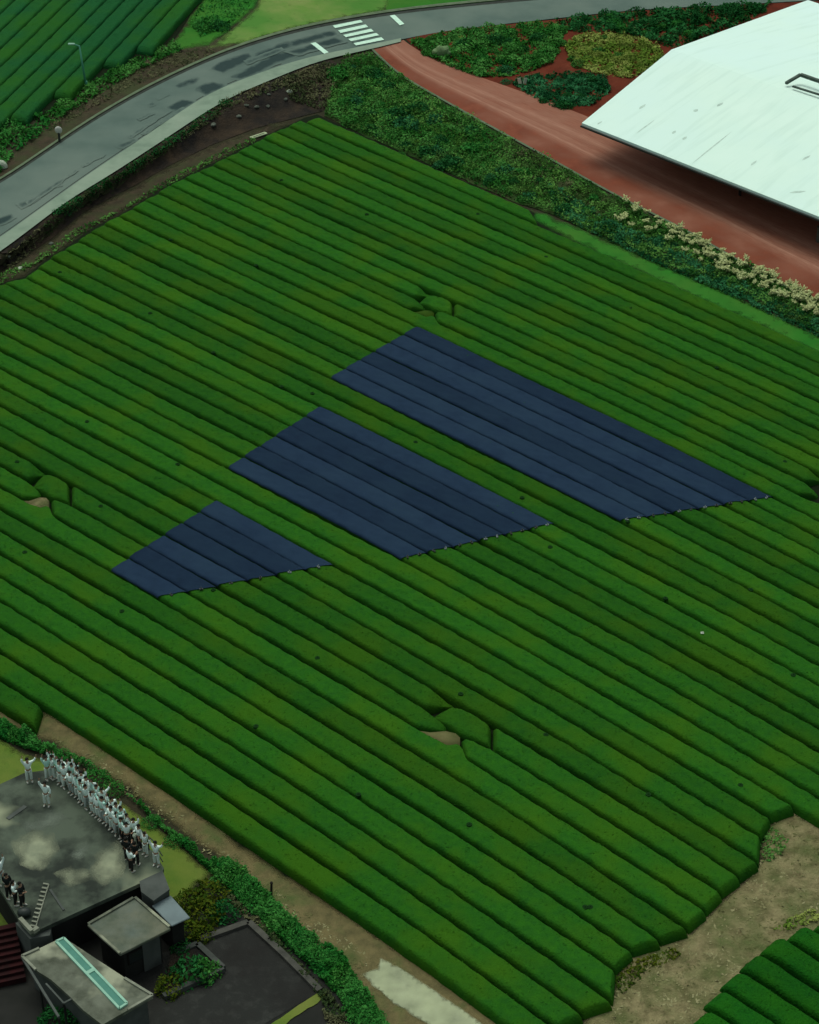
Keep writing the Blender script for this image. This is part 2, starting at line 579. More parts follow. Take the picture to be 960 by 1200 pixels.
def strip(name, A, B, m, off, n=160, cols=2, offB=None, u0=None, u1=None, uv=False):
    """ribbon between two photo polylines"""
    a = np.array(A, float)
    b = np.array(B, float)

    def resample(q, t):
        d = np.r_[0, np.cumsum(np.hypot(*np.diff(q, axis=0).T))]
        d /= d[-1]
        return np.stack([np.interp(t, d, q[:, 0]), np.interp(t, d, q[:, 1])], 1)

    def smooth(q):
        k = np.array([1, 2, 3, 2, 1]) / 9
        qq = q.copy()
        for _ in range(10):
            for i in (0, 1):
                qq[2:-2, i] = np.convolve(qq[:, i], k, 'valid')
        return qq
    t = np.linspace(0, 1, n)
    a, b = smooth(resample(a, t)), smooth(resample(b, t))
    Vg = np.zeros((n, cols, 3))
    for i in range(n):
        for j in range(cols):
            f = j / (cols - 1)
            o = off if offB is None else off + (offB - off) * f
            Vg[i, j] = W(a[i, 0] * (1 - f) + b[i, 0] * f, a[i, 1] * (1 - f) + b[i, 1] * f, o)
    me = grid_mesh(name, Vg)
    if me.polygons[0].normal.z < 0:
        me = grid_mesh(name, Vg, flip=True)
    if uv:
        L = me.uv_layers.new(name='UVMap')
        for lp in me.loops:
            i, j = divmod(lp.vertex_index, cols)
            L.data[lp.index].uv = (i / (n - 1) * 20, j / (cols - 1))
    return struct(link(name, me, m))


def shift(line, dv, du=0):
    return [(u + du, v + dv) for u, v in line]


def bm_mesh(name, bm, smooth=False):
    bmesh.ops.recalc_face_normals(bm, faces=bm.faces[:])
    me = bpy.data.meshes.new(name)
    bm.to_mesh(me)
    bm.free()
    if smooth:
        me.polygons.foreach_set('use_smooth', [True] * len(me.polygons))
    return me


def add_prism(bm, pts, z0, z1):
    """pts: world (x, y) polygon or per-point tops through callables"""
    lo = [bm.verts.new((p[0], p[1], z0)) for p in pts]
    hi = [bm.verts.new((p[0], p[1], z1)) for p in pts]
    n = len(pts)
    bm.faces.new(hi)
    bm.faces.new(lo[::-1])
    for i in range(n):
        bm.faces.new((lo[i], lo[(i + 1) % n], hi[(i + 1) % n], hi[i]))


def add_box(bm, c, s, mtx=None):
    r = bmesh.ops.create_cube(bm, size=1.0, matrix=Matrix.Translation(c) @ (mtx or Matrix()) @ Matrix.Diagonal((*s, 1)))
    return r['verts']


def add_bar(bm, a, b, wd, ht):
    """box beam from a to b"""
    a, b = Vector(a), Vector(b)
    d = b - a
    q = d.to_track_quat('Y', 'Z').to_matrix().to_4x4()
    bmesh.ops.create_cube(bm, size=1.0, matrix=Matrix.Translation((a + b) / 2) @ q @ Matrix.Diagonal((wd, d.length, ht, 1)))


def add_tube(bm, a, b, r0, r1, seg=8):
    a, b = Vector(a), Vector(b)
    d = b - a
    q = d.to_track_quat('Z', 'Y').to_matrix().to_4x4()
    bmesh.ops.create_cone(bm, cap_ends=True, segments=seg, radius1=r0, radius2=r1, depth=d.length,
                          matrix=Matrix.Translation((a + b) / 2) @ q)


def add_ball(bm, c, s, sub=2):
    bmesh.ops.create_icosphere(bm, subdivisions=sub, radius=1.0, matrix=Matrix.Translation(c) @ Matrix.Diagonal((*s, 1)))


def leaf_mesh(name, pts, size, up=0.5, seed=0, tint=None):
    """many small leaf faces at pts (N,3)"""
    r = np.random.default_rng(seed)
    N = len(pts)
    pts = np.asarray(pts, float)
    nr = r.normal(size=(N, 3))
    nr[:, 2] = np.abs(nr[:, 2]) + up
    nr /= np.linalg.norm(nr, axis=1)[:, None]
    t = r.normal(size=(N, 3))
    t -= (t * nr).sum(1)[:, None] * nr
    t /= np.linalg.norm(t, axis=1)[:, None]
    bt = np.cross(nr, t)
    s = size * r.uniform(.6, 1.4, N)[:, None]
    wd = s * r.uniform(.35, .6, N)[:, None]
    V = np.stack([pts - t * s * .5, pts + bt * wd * .5 - nr * s * .08, pts + t * s * .5, pts - bt * wd * .5 - nr * s * .08], 1).reshape(-1, 3)
    me = bpy.data.meshes.new(name)
    me.vertices.add(4 * N)
    me.vertices.foreach_set('co', V.ravel())
    me.loops.add(4 * N)
    me.loops.foreach_set('vertex_index', np.arange(4 * N))
    me.polygons.add(N)
    me.polygons.foreach_set('loop_start', np.arange(0, 4 * N, 4))
    me.polygons.foreach_set('loop_total', np.full(N, 4))
    me.update()
    me.validate()
    a = me.attributes.new('tint', 'FLOAT', 'FACE')
    tv = r.uniform(0, 1, N) ** 1.5 if tint is None else np.clip(tint + r.normal(0, .2, N), 0, 1)
    a.data.foreach_set('value', tv.astype(np.float32))
    return me


ORD = ['first', 'second', 'third', 'fourth', 'fifth', 'sixth', 'seventh', 'eighth', 'ninth', 'tenth', 'eleventh', 'twelfth',
       'thirteenth', 'fourteenth', 'fifteenth', 'sixteenth', 'seventeenth', 'eighteenth', 'nineteenth', 'twentieth']

# ------------------------------------------------------------------ the land
us = np.arange(-260, 1260, 7.0)
vs_ = np.arange(-170, 1400, 7.0)
uu, vv = np.meshgrid(us, vs_)
hh = hfun(uu, vv)
gx, gy = G(uu, vv, hh)
gme = grid_mesh('ground', np.stack([gx, gy, hh - .06], -1), flip=True)
if gme.polygons[0].normal.z < 0:
    gme.flip_normals()
struct(link('ground', gme, M['earth']))
struct(link('terrain', mesh('terrain', [(-1500, -200, -.6), (1500, -200, -.6), (1500, 3000, -.6), (-1500, 3000, -.6)], [(0, 1, 2, 3)]), M['lawn_g']))

# soil of the main tea field, banks, tracks
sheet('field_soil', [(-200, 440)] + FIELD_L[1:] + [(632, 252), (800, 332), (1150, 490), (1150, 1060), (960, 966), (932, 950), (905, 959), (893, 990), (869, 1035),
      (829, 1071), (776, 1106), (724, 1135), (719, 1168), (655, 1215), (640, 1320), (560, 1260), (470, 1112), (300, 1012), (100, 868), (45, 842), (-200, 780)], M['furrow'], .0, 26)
sheet('dirt_track', [(-120, 770), (0, 824), (45, 838), (55, 832), (100, 858), (180, 908), (300, 1002), (500, 1130), (580, 1186), (660, 1245), (640, 1340), (380, 1340),
      (430, 1195), (350, 1098), (265, 1015), (150, 925), (60, 872), (-120, 800)], M['track'], .008, 7, 2.5, 3, fade=9)
sheet('dirt_path', [(660, 1240), (690, 1186), (717, 1168), (722, 1133), (743, 1114), (776, 1103), (808, 1089), (847, 1052), (869, 1033), (891, 1008), (896, 975), (907, 958), (932, 949),
      (960, 965), (1040, 1005), (1100, 1100), (985, 1092), (935, 1104), (905, 1128), (864, 1163), (838, 1196), (828, 1232), (800, 1310), (640, 1320)], M['straw'], .008, 7, 2.5, 5, fade=8)
sheet('concrete_slab', [(424, 1142), (442, 1135), (446, 1123), (465, 1132), (510, 1161), (559, 1195), (600, 1228), (540, 1235), (500, 1200), (480, 1189), (474, 1184), (462, 1178), (447, 1163), (435, 1156)],
      M['slab'], .05, 5, .4, 8, 4, 2)
bank_poly = PAV_LO[:-2] + [(400, 78), (394, 100), (378, 130)] + BANK_LO[::-1][2:]
sheet('embankment', bank_poly, M['soil'], .0, 7, 0, 1, 5)
sheet('field_margin', BANK_LO[:-1] + [(372, 134)] + FIELD_L[::-1][1:], M['brown'], .012, 5, 2.0, 4, 5, 6)
sheet('upper_bank', ROAD_UP[:7] + [(255, 45), (235, 52), (205, 58), (170, 72), (130, 100), (80, 130), (30, 165), (0, 200), (-200, 300)], M['brown'], .004, 10, 2.0, 6)
sheet('green_lawn', [(237, -60), (237, 0), (222, 22), (205, 46), (180, 68), (210, 60), (245, 54), (262, 40), (300, 10), (330, -60)], M['lawn_g'], .008, 7, 2.0, 7, 6, 5)
sheet('lawn', [(335, -100), (300, 8), (262, 42), (240, 58), (290, 51), (347, 34), (413, 21), (452, 15), (458, -2), (470, -100)], M['lawn'], .012, 7, 1.5, 8, 6, 6)
sheet('verge', [(462, -100), (452, 15), (480, 11.5), (600, -.5), (700, -8.5), (820, -16.5), (960, -26), (1150, -39), (1150, -120)], M['lawn_g'], .008, 12, 0, 9)
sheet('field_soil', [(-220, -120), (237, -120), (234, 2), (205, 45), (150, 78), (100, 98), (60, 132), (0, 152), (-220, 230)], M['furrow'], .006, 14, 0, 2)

# road
strip('road', ROAD_UP, ROAD_LO, M['asphalt'], .02, 200, 4)
strip('gutter', shift(ROAD_UP, -.4), shift(ROAD_UP, 2.6), M['gutter'], .028, 200)
strip('kerb', shift(ROAD_UP, -3.2), shift(ROAD_UP, -.4), M['kerb'], .12, 200)
strip('pavement', PAV_UP, PAV_LO, M['pave'], .12, 160, 3)
strip('kerb', shift(PAV_UP, -.9), PAV_UP, M['kerb'], .03, 160, 2, .12)
strip('gutter', shift(PAV_UP[:9], -3.4), shift(PAV_UP[:9], -2.4), M['gutter'], .026, 120)
for k, q in enumerate([
        [(203, 101), (224, 90), (241, 90), (232, 98), (210, 105)], [(222, 106), (240, 96), (252, 95), (269, 100), (243, 114)], [(190, 127), (215, 114), (233, 119), (209, 133)],
        [(242, 81), (265, 68), (292, 60), (298, 68), (262, 88)], [(266, 92), (298, 74), (322, 62), (372, 50), (378, 58), (340, 70), (281, 96)], [(296, 63), (330, 49), (392, 34), (398, 42), (340, 58), (300, 70)],
        [(182, 116), (198, 110), (200, 112), (186, 118)], [(173, 123), (181, 119), (183, 123), (176, 126)], [(134, 172), (157, 162), (164, 165), (145, 175)],
        [(18, 240), (50, 225), (48, 234), (25, 246)], [(-20, 262), (14, 249), (20, 256), (-20, 276)], [(60, 217), (72, 215), (74, 219), (63, 221)], [(95, 194), (125, 181), (123, 184), (97, 197)],
        [(160, 140), (176, 131), (182, 134), (164, 143)], [(165, 158), (215, 126), (218, 128), (170, 159)], [(150, 160), (200, 129), (202, 131), (153, 163)], [(30, 238), (90, 198), (92, 201), (34, 242)], [(330, 62), (392, 43), (408, 50), (350, 66)], [(285, 72), (330, 56), (335, 60), (290, 77)], [(412, 50), (428, 44), (440, 47), (420, 53)]]):
    sheet('asphalt_patch', q, M['patch'], .024 + .0035 * (k % 20), 2.5, 1.2, 20 + k, 2.5, fade=6)
for q in ([(330, 93), (428, 73), (436, 81), (339, 102)], [(349, 110), (446, 89), (455, 98), (358, 119)], [(367, 126), (465, 104), (474, 113), (376, 134)],
          [(385, 140), (483, 119), (493, 127), (394, 148)], [(403, 155), (501, 134), (511, 143), (412, 163)],
          [(252, 155), (270, 152), (316, 187), (300, 192)], [(530, 58), (548, 55), (582, 87), (566, 92)]):
    sheet('road_marking', [(280 + a / 3, b / 3) for a, b in q], M['white'], .098, 4, 0, 1, 4)

# red path and garden soil
PATH_L = [(437, 57), (467, 87), (500, 105), (533, 124), (593, 157), (643, 184), (718, 226), (810, 272), (877, 311), (960, 355), (1160, 460)]
PATH_R = [(473, 47), (497, 66), (547, 85), (622, 111), (690, 137), (760, 167), (850, 207), (960, 256), (1060, 300), (1160, 345), (1300, 410)]
sheet('garden_soil', [(476, 46), (513, 37), (560, 32), (660, 22), (727, 14), (810, 9), (960, 1), (1150, -11), (1300, 200), (1300, 420), (960, 262), (760, 170), (622, 114), (547, 88), (497, 68)], M['redsoil'], .004, 12)
strip('path', PATH_L, PATH_R, M['path'], .014, 160, 12, uv=True)
strip('kerb', shift(PATH_L, 1.2, -2.0), PATH_L, M['kerb'], .05, 160)

# lower left: lawn, yard, courtyard
sheet('lawn', [(-120, 800), (0, 866), (30, 884), (60, 892), (110, 916), (150, 945), (195, 978), (252, 1026), (228, 1040), (212, 1062), (190, 1075), (-120, 1100)], M['lawn_l'], .016, 9, 1.0, 11, 6, 6)
sheet('yard', [(-160, 1010), (60, 1000), (190, 1040), (225, 1050), (262, 1030), (300, 1065), (395, 1165), (425, 1215), (430, 1330), (-160, 1330)], M['yard'], .004, 18, 1.0, 12)
sheet('courtyard', [(180, 1120), (236, 1104), (291, 1084), (330, 1122), (372, 1164), (290, 1212), (240, 1330), (60, 1330), (120, 1200)], M['court'], .02, 12)

# ------------------------------------------------------------------ tea rows
FC = [10.803292525632498, 33.48881103670683, 0.6249220396323292, -0.36217263328909, 0.11743958820238376, -1.5414196773400102, 0.7083835923345836, 0.3602783759516477, -0.015279997435990289, 0.4472142042222895]
TH = rad(-42.0)
DS = np.array([math.cos(TH), math.sin(TH)])
DN = np.array([DS[1], -DS[0]])


def groove_n(k, s):
    K = (k - 20) / 20
    q = np.clip(s / 40, -1.25, 1.5)
    return FC[0] + FC[1] * K + FC[2] * K ** 2 + FC[3] * K ** 3 + FC[4] * q + FC[5] * q * K + FC[6] * q * K ** 2 + FC[7] * q ** 2 + FC[8] * q ** 2 * K + FC[9] * q ** 3


def row_xy(s, k):
    n = groove_n(k, s)
    return s * DS[0] + n * DN[0], 140 + s * DS[1] + n * DN[1]


def x_to_s(x, k, z):
    lo = np.full(np.shape(x), -130.0)
    hi = np.full(np.shape(x), 150.0)
    for _ in range(36):
        m = (lo + hi) / 2
        X, Y = row_xy(m, k)
        u = proj(X, Y, z)[0]
        hi = np.where(u > x, m, hi)
        lo = np.where(u > x, lo, m)
    return (lo + hi) / 2


def row_point(x, k, z):
    s = x_to_s(np.array([x], float), np.array([k], float), z)
    X, Y = row_xy(s, np.array([k], float))
    return Vector((float(X[0]), float(Y[0]), z))


ZB = .7
HB = .69


def wobble(a, b, c):
    """cheap smooth pseudo-noise on arrays"""
    return (np.sin(a * 1.7 + 1.3 * np.sin(b * 2.1 + c)) + np.sin(b * 2.9 + 1.7 * np.sin(a * 1.1 + 2 * c)) + .7 * np.sin(a * 4.3 + b * 3.7 + c)) / 2.7


def tea_row(prof, x0, x1, m, margin=.052, h=HB, zoff=0.0, NT=17, ends=(True, True), step=.28, name='tea_row', zmin=-.03, sharp=12.0, rough=.05, flat=0.0):
    """prof: list of (x, upper groove, lower groove); x0, x1: (at upper edge, at lower edge)"""
    pr = np.array(prof, float)
    xm0, xm1 = np.mean(x0), np.mean(x1)
    km = float(np.interp((xm0 + xm1) / 2, pr[:, 0], (pr[:, 1] + pr[:, 2]) / 2))
    sa = x_to_s(np.array([xm0, xm1]), np.array([km, km]), ZB)
    length = abs(sa[1] - sa[0])
    NL = max(8, int(length / step))
    # finer sampling towards the rounded ends
    e = np.array([0, .03, .1, .2, .35, .55]) / max(length, 2)
    tau = np.unique(np.clip(np.r_[e, 1 - e, np.linspace(0, 1, NL)], 0, 1))
    t = .5 - .5 * np.cos(np.linspace(0, math.pi, NT))
    TT, TA = np.meshgrid(t, tau)
    X = (x0[0] + (x0[1] - x0[0]) * TT) * (1 - TA) + (x1[0] + (x1[1] - x1[0]) * TT) * TA
    ku = np.interp(X, pr[:, 0], pr[:, 1])
    kl = np.interp(X, pr[:, 0], pr[:, 2])
    mg = np.minimum(margin, (kl - ku) * .25)
    K = (ku + mg) * (1 - TT) + (kl - mg) * TT
    s = x_to_s(X, K, ZB)
    # ragged long edges
    K = K + (TT - .5) * rough * .6 * wobble(s * 1.1, TT * 0 + km * 7, 1.0) + .010 * wobble(s * 2.7, np.round(TT) * 9 + km * 3, 4.0) + .02 * np.sin(s * .23 + km * 5)
    px, py = row_xy(s, K)
    prz = np.clip(1 - np.abs(2 * TT - 1) ** sharp, 0, 1) ** .5
    wfac = np.clip((kl - ku) / .9, .35, 1)
    ef = np.ones_like(TA)
    if ends[0]:
        ef *= np.clip(TA * length / .32, 0, 1) ** .4
    if ends[1]:
        ef *= np.clip((1 - TA) * length / .32, 0, 1) ** .4
    z = h * wfac * (flat + (1 - flat) * prz) * ef
    z = z * (1 + .05 * np.sin(s * .35 + km * 3.1)) + rough * wobble(s * 2.6, TT * 5 + km * 3, km) * prz * ef
    z = np.maximum(z, zmin) + zoff
    Vg = np.stack([px, py, z], -1)
    if name == 'tea_row':
        return link(name, leafy(name, Vg, 9, .12, int(abs(km * 97 + x0[0]))), m)
    me = grid_mesh(name, Vg)
    if sum(p.normal.z for p in me.polygons) < 0:
        me.flip_normals()
    return link(name, me, m)


FIELD_GROUP = 'clipped tea hedge rows of the large field'
LEFT_K = {}


def left_x(k):
    """photo x where groove k meets the left border of the field (off frame: far left)"""
    xs = np.linspace(-190, 372, 240)
    s = x_to_s(xs, np.full_like(xs, k), ZB)
    X, Y = row_xy(s, k)
    v = proj(X, Y, ZB)[1]
    d = v - (pl(FIELD_L, xs) - 3)
    i = np.where(d > 0)[0]
    return float(xs[i[0]]) if len(i) else 372.0


RIGHT = {27: 932, 28: 905, 29: 893, 30: 891, 31: 869, 32: 847.5, 33: 829, 34: 808, 35: 776, 36: 743, 37: 722, 38: 719, 39: 685, 40: 655, 41: 640}
XR = 1100.0
LENS = [(9, 511, 37), (31, 60, 41), (31, 543, 63), (9, 973, 43)]          # rings: groove above, centre x, length in photo px


def lens_profiles():
    cuts = {}
    for kc, xc, ln in LENS:
        cuts.setdefault(kc, []).append((xc, ln, 0))
        cuts.setdefault(kc + 1, []).append((xc, ln, 1))
    return cuts


CUTS = lens_profiles()


def row_label(k):
    if k < 12:
        n = 12 - k
        return f'tea hedge row {ORD[n - 1]} above the large blue net'
    if k < 18:
        return f'tea hedge row under the large blue net, {ORD[k - 12]} from its upper edge'
    if k < 20:
        return f'{"upper" if k == 18 else "lower"} tea hedge row in the green gap between large and middle nets'
    if k < 26:
        return f'tea hedge row under the middle blue net, {ORD[k - 20]} from its upper edge'
    if k < 28:
        return f'{"upper" if k == 26 else "lower"} tea hedge row in the green gap between middle and small nets'
    if k < 34:
        return f'tea hedge row under the small blue net, {ORD[k - 28]} from its upper edge'
    return f'tea hedge row {ORD[k - 34]} below the small blue net'


for k in range(-1, 42):
    lx = (left_x(k), left_x(k + 1))
    if k == -1:
        lx, rx = (372, 357), (622, 632)
    elif k == 39:
        rx = (RIGHT[39], RIGHT[40])
    else:
        rx = (RIGHT.get(k, XR), RIGHT.get(k + 1, XR))
        if k == 26:
            rx = (XR, XR)
    if k == 41:
        lx, rx = (-190, -190), (50, 42)
    base = 'short end of a tea hedge row at the left picture edge above the lawn' if k == 41 else row_label(k)
    cuts = sorted(CUTS.get(k, []))
    # profile with the bulges of the row below each ring
    prof = [(-400, k, k + 1), (1300, k, k + 1)]
    for kc, xc, ln in LENS:
        if k == kc + 2:
            a = ln
            prof += [(xc - .80 * a, k, k + 1), (xc - .60 * a, k - .02, k + 1), (xc - .30 * a, k - .12, k + 1), (xc - .12 * a, k - .42, k + 1), (xc - .03 * a, k - .40, k + 1), (xc + .06 * a, k, k + 1)]
    prof.sort()
    if not cuts:
        o = tea_row(prof, lx, rx, M['tea'])
        tag(o, base, 'tea hedge', FIELD_GROUP)
        continue
    cur = lx
    pp = list(prof)
    names = ['left part', 'middle part', 'right part']
    parts = []
    for (xc, ln, kind) in cuts:
        if kind == 0:      # tapering tip that slides under the groove above, then the lens, then a square cut
            endx = (xc - .13 * ln, xc - .16 * ln)
            pp = [(-400, k, k + 1), (xc - 1.1 * ln, k, k + 1), (xc - .68 * ln, k, k + 1), (xc - .52 * ln, k, k + .74), (xc - .38 * ln, k, k + .46), (xc - .22 * ln, k, k + .22), (xc, k, k + .15)]
            parts.append((cur, endx, pp))
            cur = (xc + .562 * ln, xc + .562 * ln)
        else:
            endx = (xc - .30 * ln, xc - .34 * ln)
            pp = [(-400, k, k + 1), (xc - 1.1 * ln, k, k + 1), (xc - .84 * ln, k, k + .98), (xc - .65 * ln, k, k + .78), (xc - .34 * ln, k + .02, k + .34), (xc, k, k + .3)]
            parts.append((cur, endx, pp))
            cur = (xc - .03 * ln, xc + .01 * ln)
    parts.append((cur, rx, None))
    for i, (a, b, q) in enumerate(parts):
        if b[0] < a[0] + 3 or a[0] > 955:
            continue
        xs0 = a
        extra = []
        if q is None:
            q = [(-400, k, k + 1), (1300, k, k + 1)]
        # right-hand start of a row below the ring sits slightly raised
        if i > 0 and cuts[i - 1][2] == 1:
            xc, ln, _ = cuts[i - 1]
            q = [z_ for z_ in q if z_[0] > xc + .9 * ln or z_[0] > 1200] or q
            q = [(xc - .1 * ln, k + .22, k + 1.0), (xc + .15 * ln, k + .12, k + 1.0), (xc + .42 * ln, k + .02, k + 1.0), (xc + .8 * ln, k, k + 1)] + q
        o = tea_row(sorted(q), a, b, M['tea'])
        where = 'left of the lower left ring' if (i == 0 and k > 20) else ('between the two lower rings' if (k > 20 and i == 1) else
                ('right of the lower middle ring' if k > 20 else ('left of the upper ring' if i == 0 else 'right of the upper ring')))
        if k < 20:
            lab = f'cut tea hedge row {ORD[12 - k - 1]} above the large net, {where}'
        else:
            lab = f'cut tea hedge row {ORD[k - 28]} along the small net, {where}'
        tag(o, lab, 'tea hedge', FIELD_GROUP)

for (kc, xc, ln), lab in zip(LENS, ('short lens-shaped tea bush in the ring just above the large blue net', 'short lens-shaped tea bush in the ring left of the small blue net',
                                   'short lens-shaped tea bush beside dry grass patch below the middle net', '')):
    if not lab:
        continue
    k = kc
    q = [(xc - .52 * ln, k + .82, k + .98), (xc - .40 * ln, k + .58, k + 1.06), (xc - .24 * ln, k + .30, k + 1.15), (xc - .05 * ln, k + .08, k + 1.20), (xc + .2 * ln, k + .0, k + 1.10),
         (xc + .4 * ln, k + .02, k + 1.02), (xc + .53 * ln, k + .10, k + .98)]
    o = tea_row(q, (xc - .53 * ln, xc - .53 * ln), (xc + .53 * ln, xc + .53 * ln), M['tea'], margin=.04, step=.15, h=HB * .92)
    tag(o, lab, 'tea bush', 'lens-shaped tea bushes inside the rings')
# dry grass patches beside the rings
for (kc, xc, ln) in LENS[:3]:
    pts = []
    for x, dk in ((xc - .80 * ln, 1.97), (xc - .62 * ln, 1.80), (xc - .32 * ln, 1.36), (xc - .14 * ln, 1.22), (xc - .06 * ln, 1.28), (xc - .06 * ln, 1.62), (xc - .3 * ln, 1.92), (xc - .6 * ln, 2.0)):
        pts.append(row_point(x, kc + dk, .42 if ln > 50 else .34))
    c = sum(pts, Vector()) / len(pts)
    tp = [Vector((p.x, p.y, p.z + .02)) for p in pts]
    V = [Vector((p.x, p.y, 0)) for p in pts] + tp + [c + Vector((0, 0, .12))]
    n = len(pts)
    F = [(i, (i + 1) % n, n + (i + 1) % n, n + i) for i in range(n)] + [(n + i, n + (i + 1) % n, 2 * n) for i in range(n)]
    bm = bmesh.new()
    bm.from_mesh(mesh('dry_grass', V, F))
    o = struct(link('dry_grass', bm_mesh('dry_grass', bm, True), M['tuft'] if ln > 50 else (M['straw'] if ln > 40 else M['leaf_o'])))
    o['kind'] = 'stuff'

# far field, upper left
FAR_GROUP = 'tea hedge rows of the upper left field'
fe = [(-260, 270), (0, 150), (30, 143), (60, 128), (100, 96), (150, 72), (180, 60), (205, 46), (237, 0), (262, -40)]


def free_row(name, a, b, wd, m, h=.70, rough=.04):
    """straight clipped hedge between two ground points"""
    a, b = Vector(a), Vector(b)
    d = (b - a)
    L_ = d.length
    d.normalize()
    nrm = Vector((-d.y, d.x, 0))
    NL, NT = max(6, int(L_ / .35)), 13
    tau = np.linspace(0, 1, NL)
    e = np.array([.03, .1, .25, .45]) / L_
    tau = np.unique(np.r_[tau, e, 1 - e])
    t = .5 - .5 * np.cos(np.linspace(0, math.pi, NT))
    TT, TA = np.meshgrid(t, tau)
    s = TA * L_
    ph = a.x * 3.3 + a.y
    off = (TT - .5) * wd * (1 + .05 * wobble(s * 1.2, TT * 0 + ph, 2)) + .05 * np.sin(s * .2 + ph)
    prz = np.clip(1 - np.abs(2 * TT - 1) ** 12.0, 0, 1) ** .5
    ef = np.clip(TA * L_ / .6, 0, 1) ** .4 * np.clip((1 - TA) * L_ / .6, 0, 1) ** .4
    z = np.maximum(h * prz * ef + rough * wobble(s * 2.6, TT * 5 + ph, ph) * prz * ef, -.03) + a.z
    Vg = np.stack([a.x + d.x * s + nrm.x * off, a.y + d.y * s + nrm.y * off, z], -1)
    return link(name, leafy(name, Vg, 12, .13, int(abs(ph * 31))), m)


zf = 1.3
pa, pb = P(112, 20, zf), P(66, 66, zf)
fd = (pb - pa).normalized()
nidx = 0
q0, q1 = P(100, 0, zf), P(121.3, 0, zf)
FARW = abs((q1 - q0).dot(Vector((-fd.y, fd.x, 0))))
for j in range(-6, 12):
    # row j crosses the top edge of the frame half-way between its two grooves
    u0 = 25.5 + 21.3 * j - 10.6
    a = P(u0, 0, zf)
    d = fd.copy()
    ang = 0.0
    d = Vector((d.x * math.cos(ang) - d.y * math.sin(ang), d.x * math.sin(ang) + d.y * math.cos(ang), 0))
    # run down to the field edge
    t = 0.0
    while t < 120:
        q = a + d * t
        u, v = proj(q.x, q.y, zf)
        if v > pl(fe, u):
            break
        t += .2
    if t < 1.2:
        continue
    o = free_row('tea_row', a - d * 22, a + d * t, FARW * .97, M['tea_far'])
    if True:
        tag(o, f'dark green tea row beyond the road, {ORD[11 - j]} from the green lawn beside it', 'tea hedge', FAR_GROUP)

# near field, lower right
NEAR_GROUP = 'tea hedge rows of the lower right field'
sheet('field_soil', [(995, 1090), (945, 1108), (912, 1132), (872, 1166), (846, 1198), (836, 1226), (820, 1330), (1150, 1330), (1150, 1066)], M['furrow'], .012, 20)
gp = [(976, 1068), (947, 1083), (913, 1092), (888, 1111), (866, 1130), (844, 1152), (826, 1175), (810, 1200), (798, 1228), (786, 1256)]
dr = (P(960, 1158, .7) - P(888, 1111, .7)).normalized()
nn = Vector((-dr.y, dr.x, 0))
for j in range(len(gp) - 1):
    a = P(*gp[j], .7)
    b = P(*gp[j + 1], .7)
    wd = abs((b - a).dot(nn))
    st = (a + b) / 2
    st.z = 0
    o = free_row('tea_row', st, st + dr * (26 + 2 * j), max(1.2, wd * .86), M['tea_near'])
    tag(o, f'deep green tea row at the lower right corner, {ORD[j]} from the top of its field', 'tea hedge', NEAR_GROUP)

# ------------------------------------------------------------------ blue shade nets over the rows


def groove_v(x, k):
    s_ = x_to_s(np.atleast_1d(np.asarray(x, float)), np.full(np.size(x), float(k)), ZB)
    X, Y = row_xy(s_, float(k))
    return proj(X, Y, ZB)[1]


def edge_x(k, k0, k1, xa, xb):
    """x where groove k crosses the straight net edge running from (xa, groove k0) to (xb, groove k1)"""
    va, vb = float(groove_v(xa, k0)[0]), float(groove_v(xb, k1)[0])
    f = np.linspace(-.05, 1.05, 111)
    xs = xa + (xb - xa) * f
    d = groove_v(xs, k) - (va + (vb - va) * f)
    o = np.argsort(d)
    return float(np.interp(0, d[o], xs[o]))


NETS = [('large', 12, 18, (490, 388), (907, 727)), ('middle', 20, 26, (377, 268), (650, 470)), ('small', 28, 34, (255, 130), (392, 185))]
for nm, k0, k1, (xa, xb), (ya, yb) in NETS:
    c = row_point((xa + yb) / 2, (k0 + k1) / 2, 0)
    root = empty('shade_net', c, f'{nm} slanted blue shade net of six strips laid over the tea rows', 'shade net', 'blue shade nets laid over the tea rows')
    inv = Matrix.Translation(-c)
    for k in range(k0, k1):
        f0, f1 = (k - k0) / (k1 - k0), (k + 1 - k0) / (k1 - k0)
        q = [(-400, k, k + 1), (1300, k, k + 1)]
        o = tea_row(q, (edge_x(k, k0, k1, xa, xb), edge_x(k + 1, k0, k1, xa, xb)), (edge_x(k, k0, k1, ya, yb), edge_x(k + 1, k0, k1, ya, yb)), M['net_b'] if (k - k0) in (1, 2, 4) and nm != 'large' or (nm == 'large' and (k - k0) in (0, 3)) else M['net_a'],
                    margin=.026, h=HB * .99, zoff=.07, ends=(False, False), name='net_strip', rough=.03, sharp=9.0, flat=.72, zmin=.3)
        o.data.transform(inv)
        o.parent = root
        # small pale weights where the strip ends
        for f in (.35, .8) if nm != 'small' else (.6,):
            kk = k + f
            fx = f0 + (f1 - f0) * f
            p = row_point(edge_x(kk, k0, k1, ya, yb) + 1.5, kk, HB + .07)
            bm = bmesh.new()
            add_box(bm, p - c, (.24, .12, .07), Matrix.Rotation(random.uniform(0, 3), 4, 'Z'))
            add_tube(bm, p - c + Vector((.0, 0, .04)), p - c + Vector((0, 0, .16)), .035, .03, 6)
            link('net_clip', bm_mesh('net_clip', bm), M['clip'] if random.random() < .35 else M['darkmetal'], root)

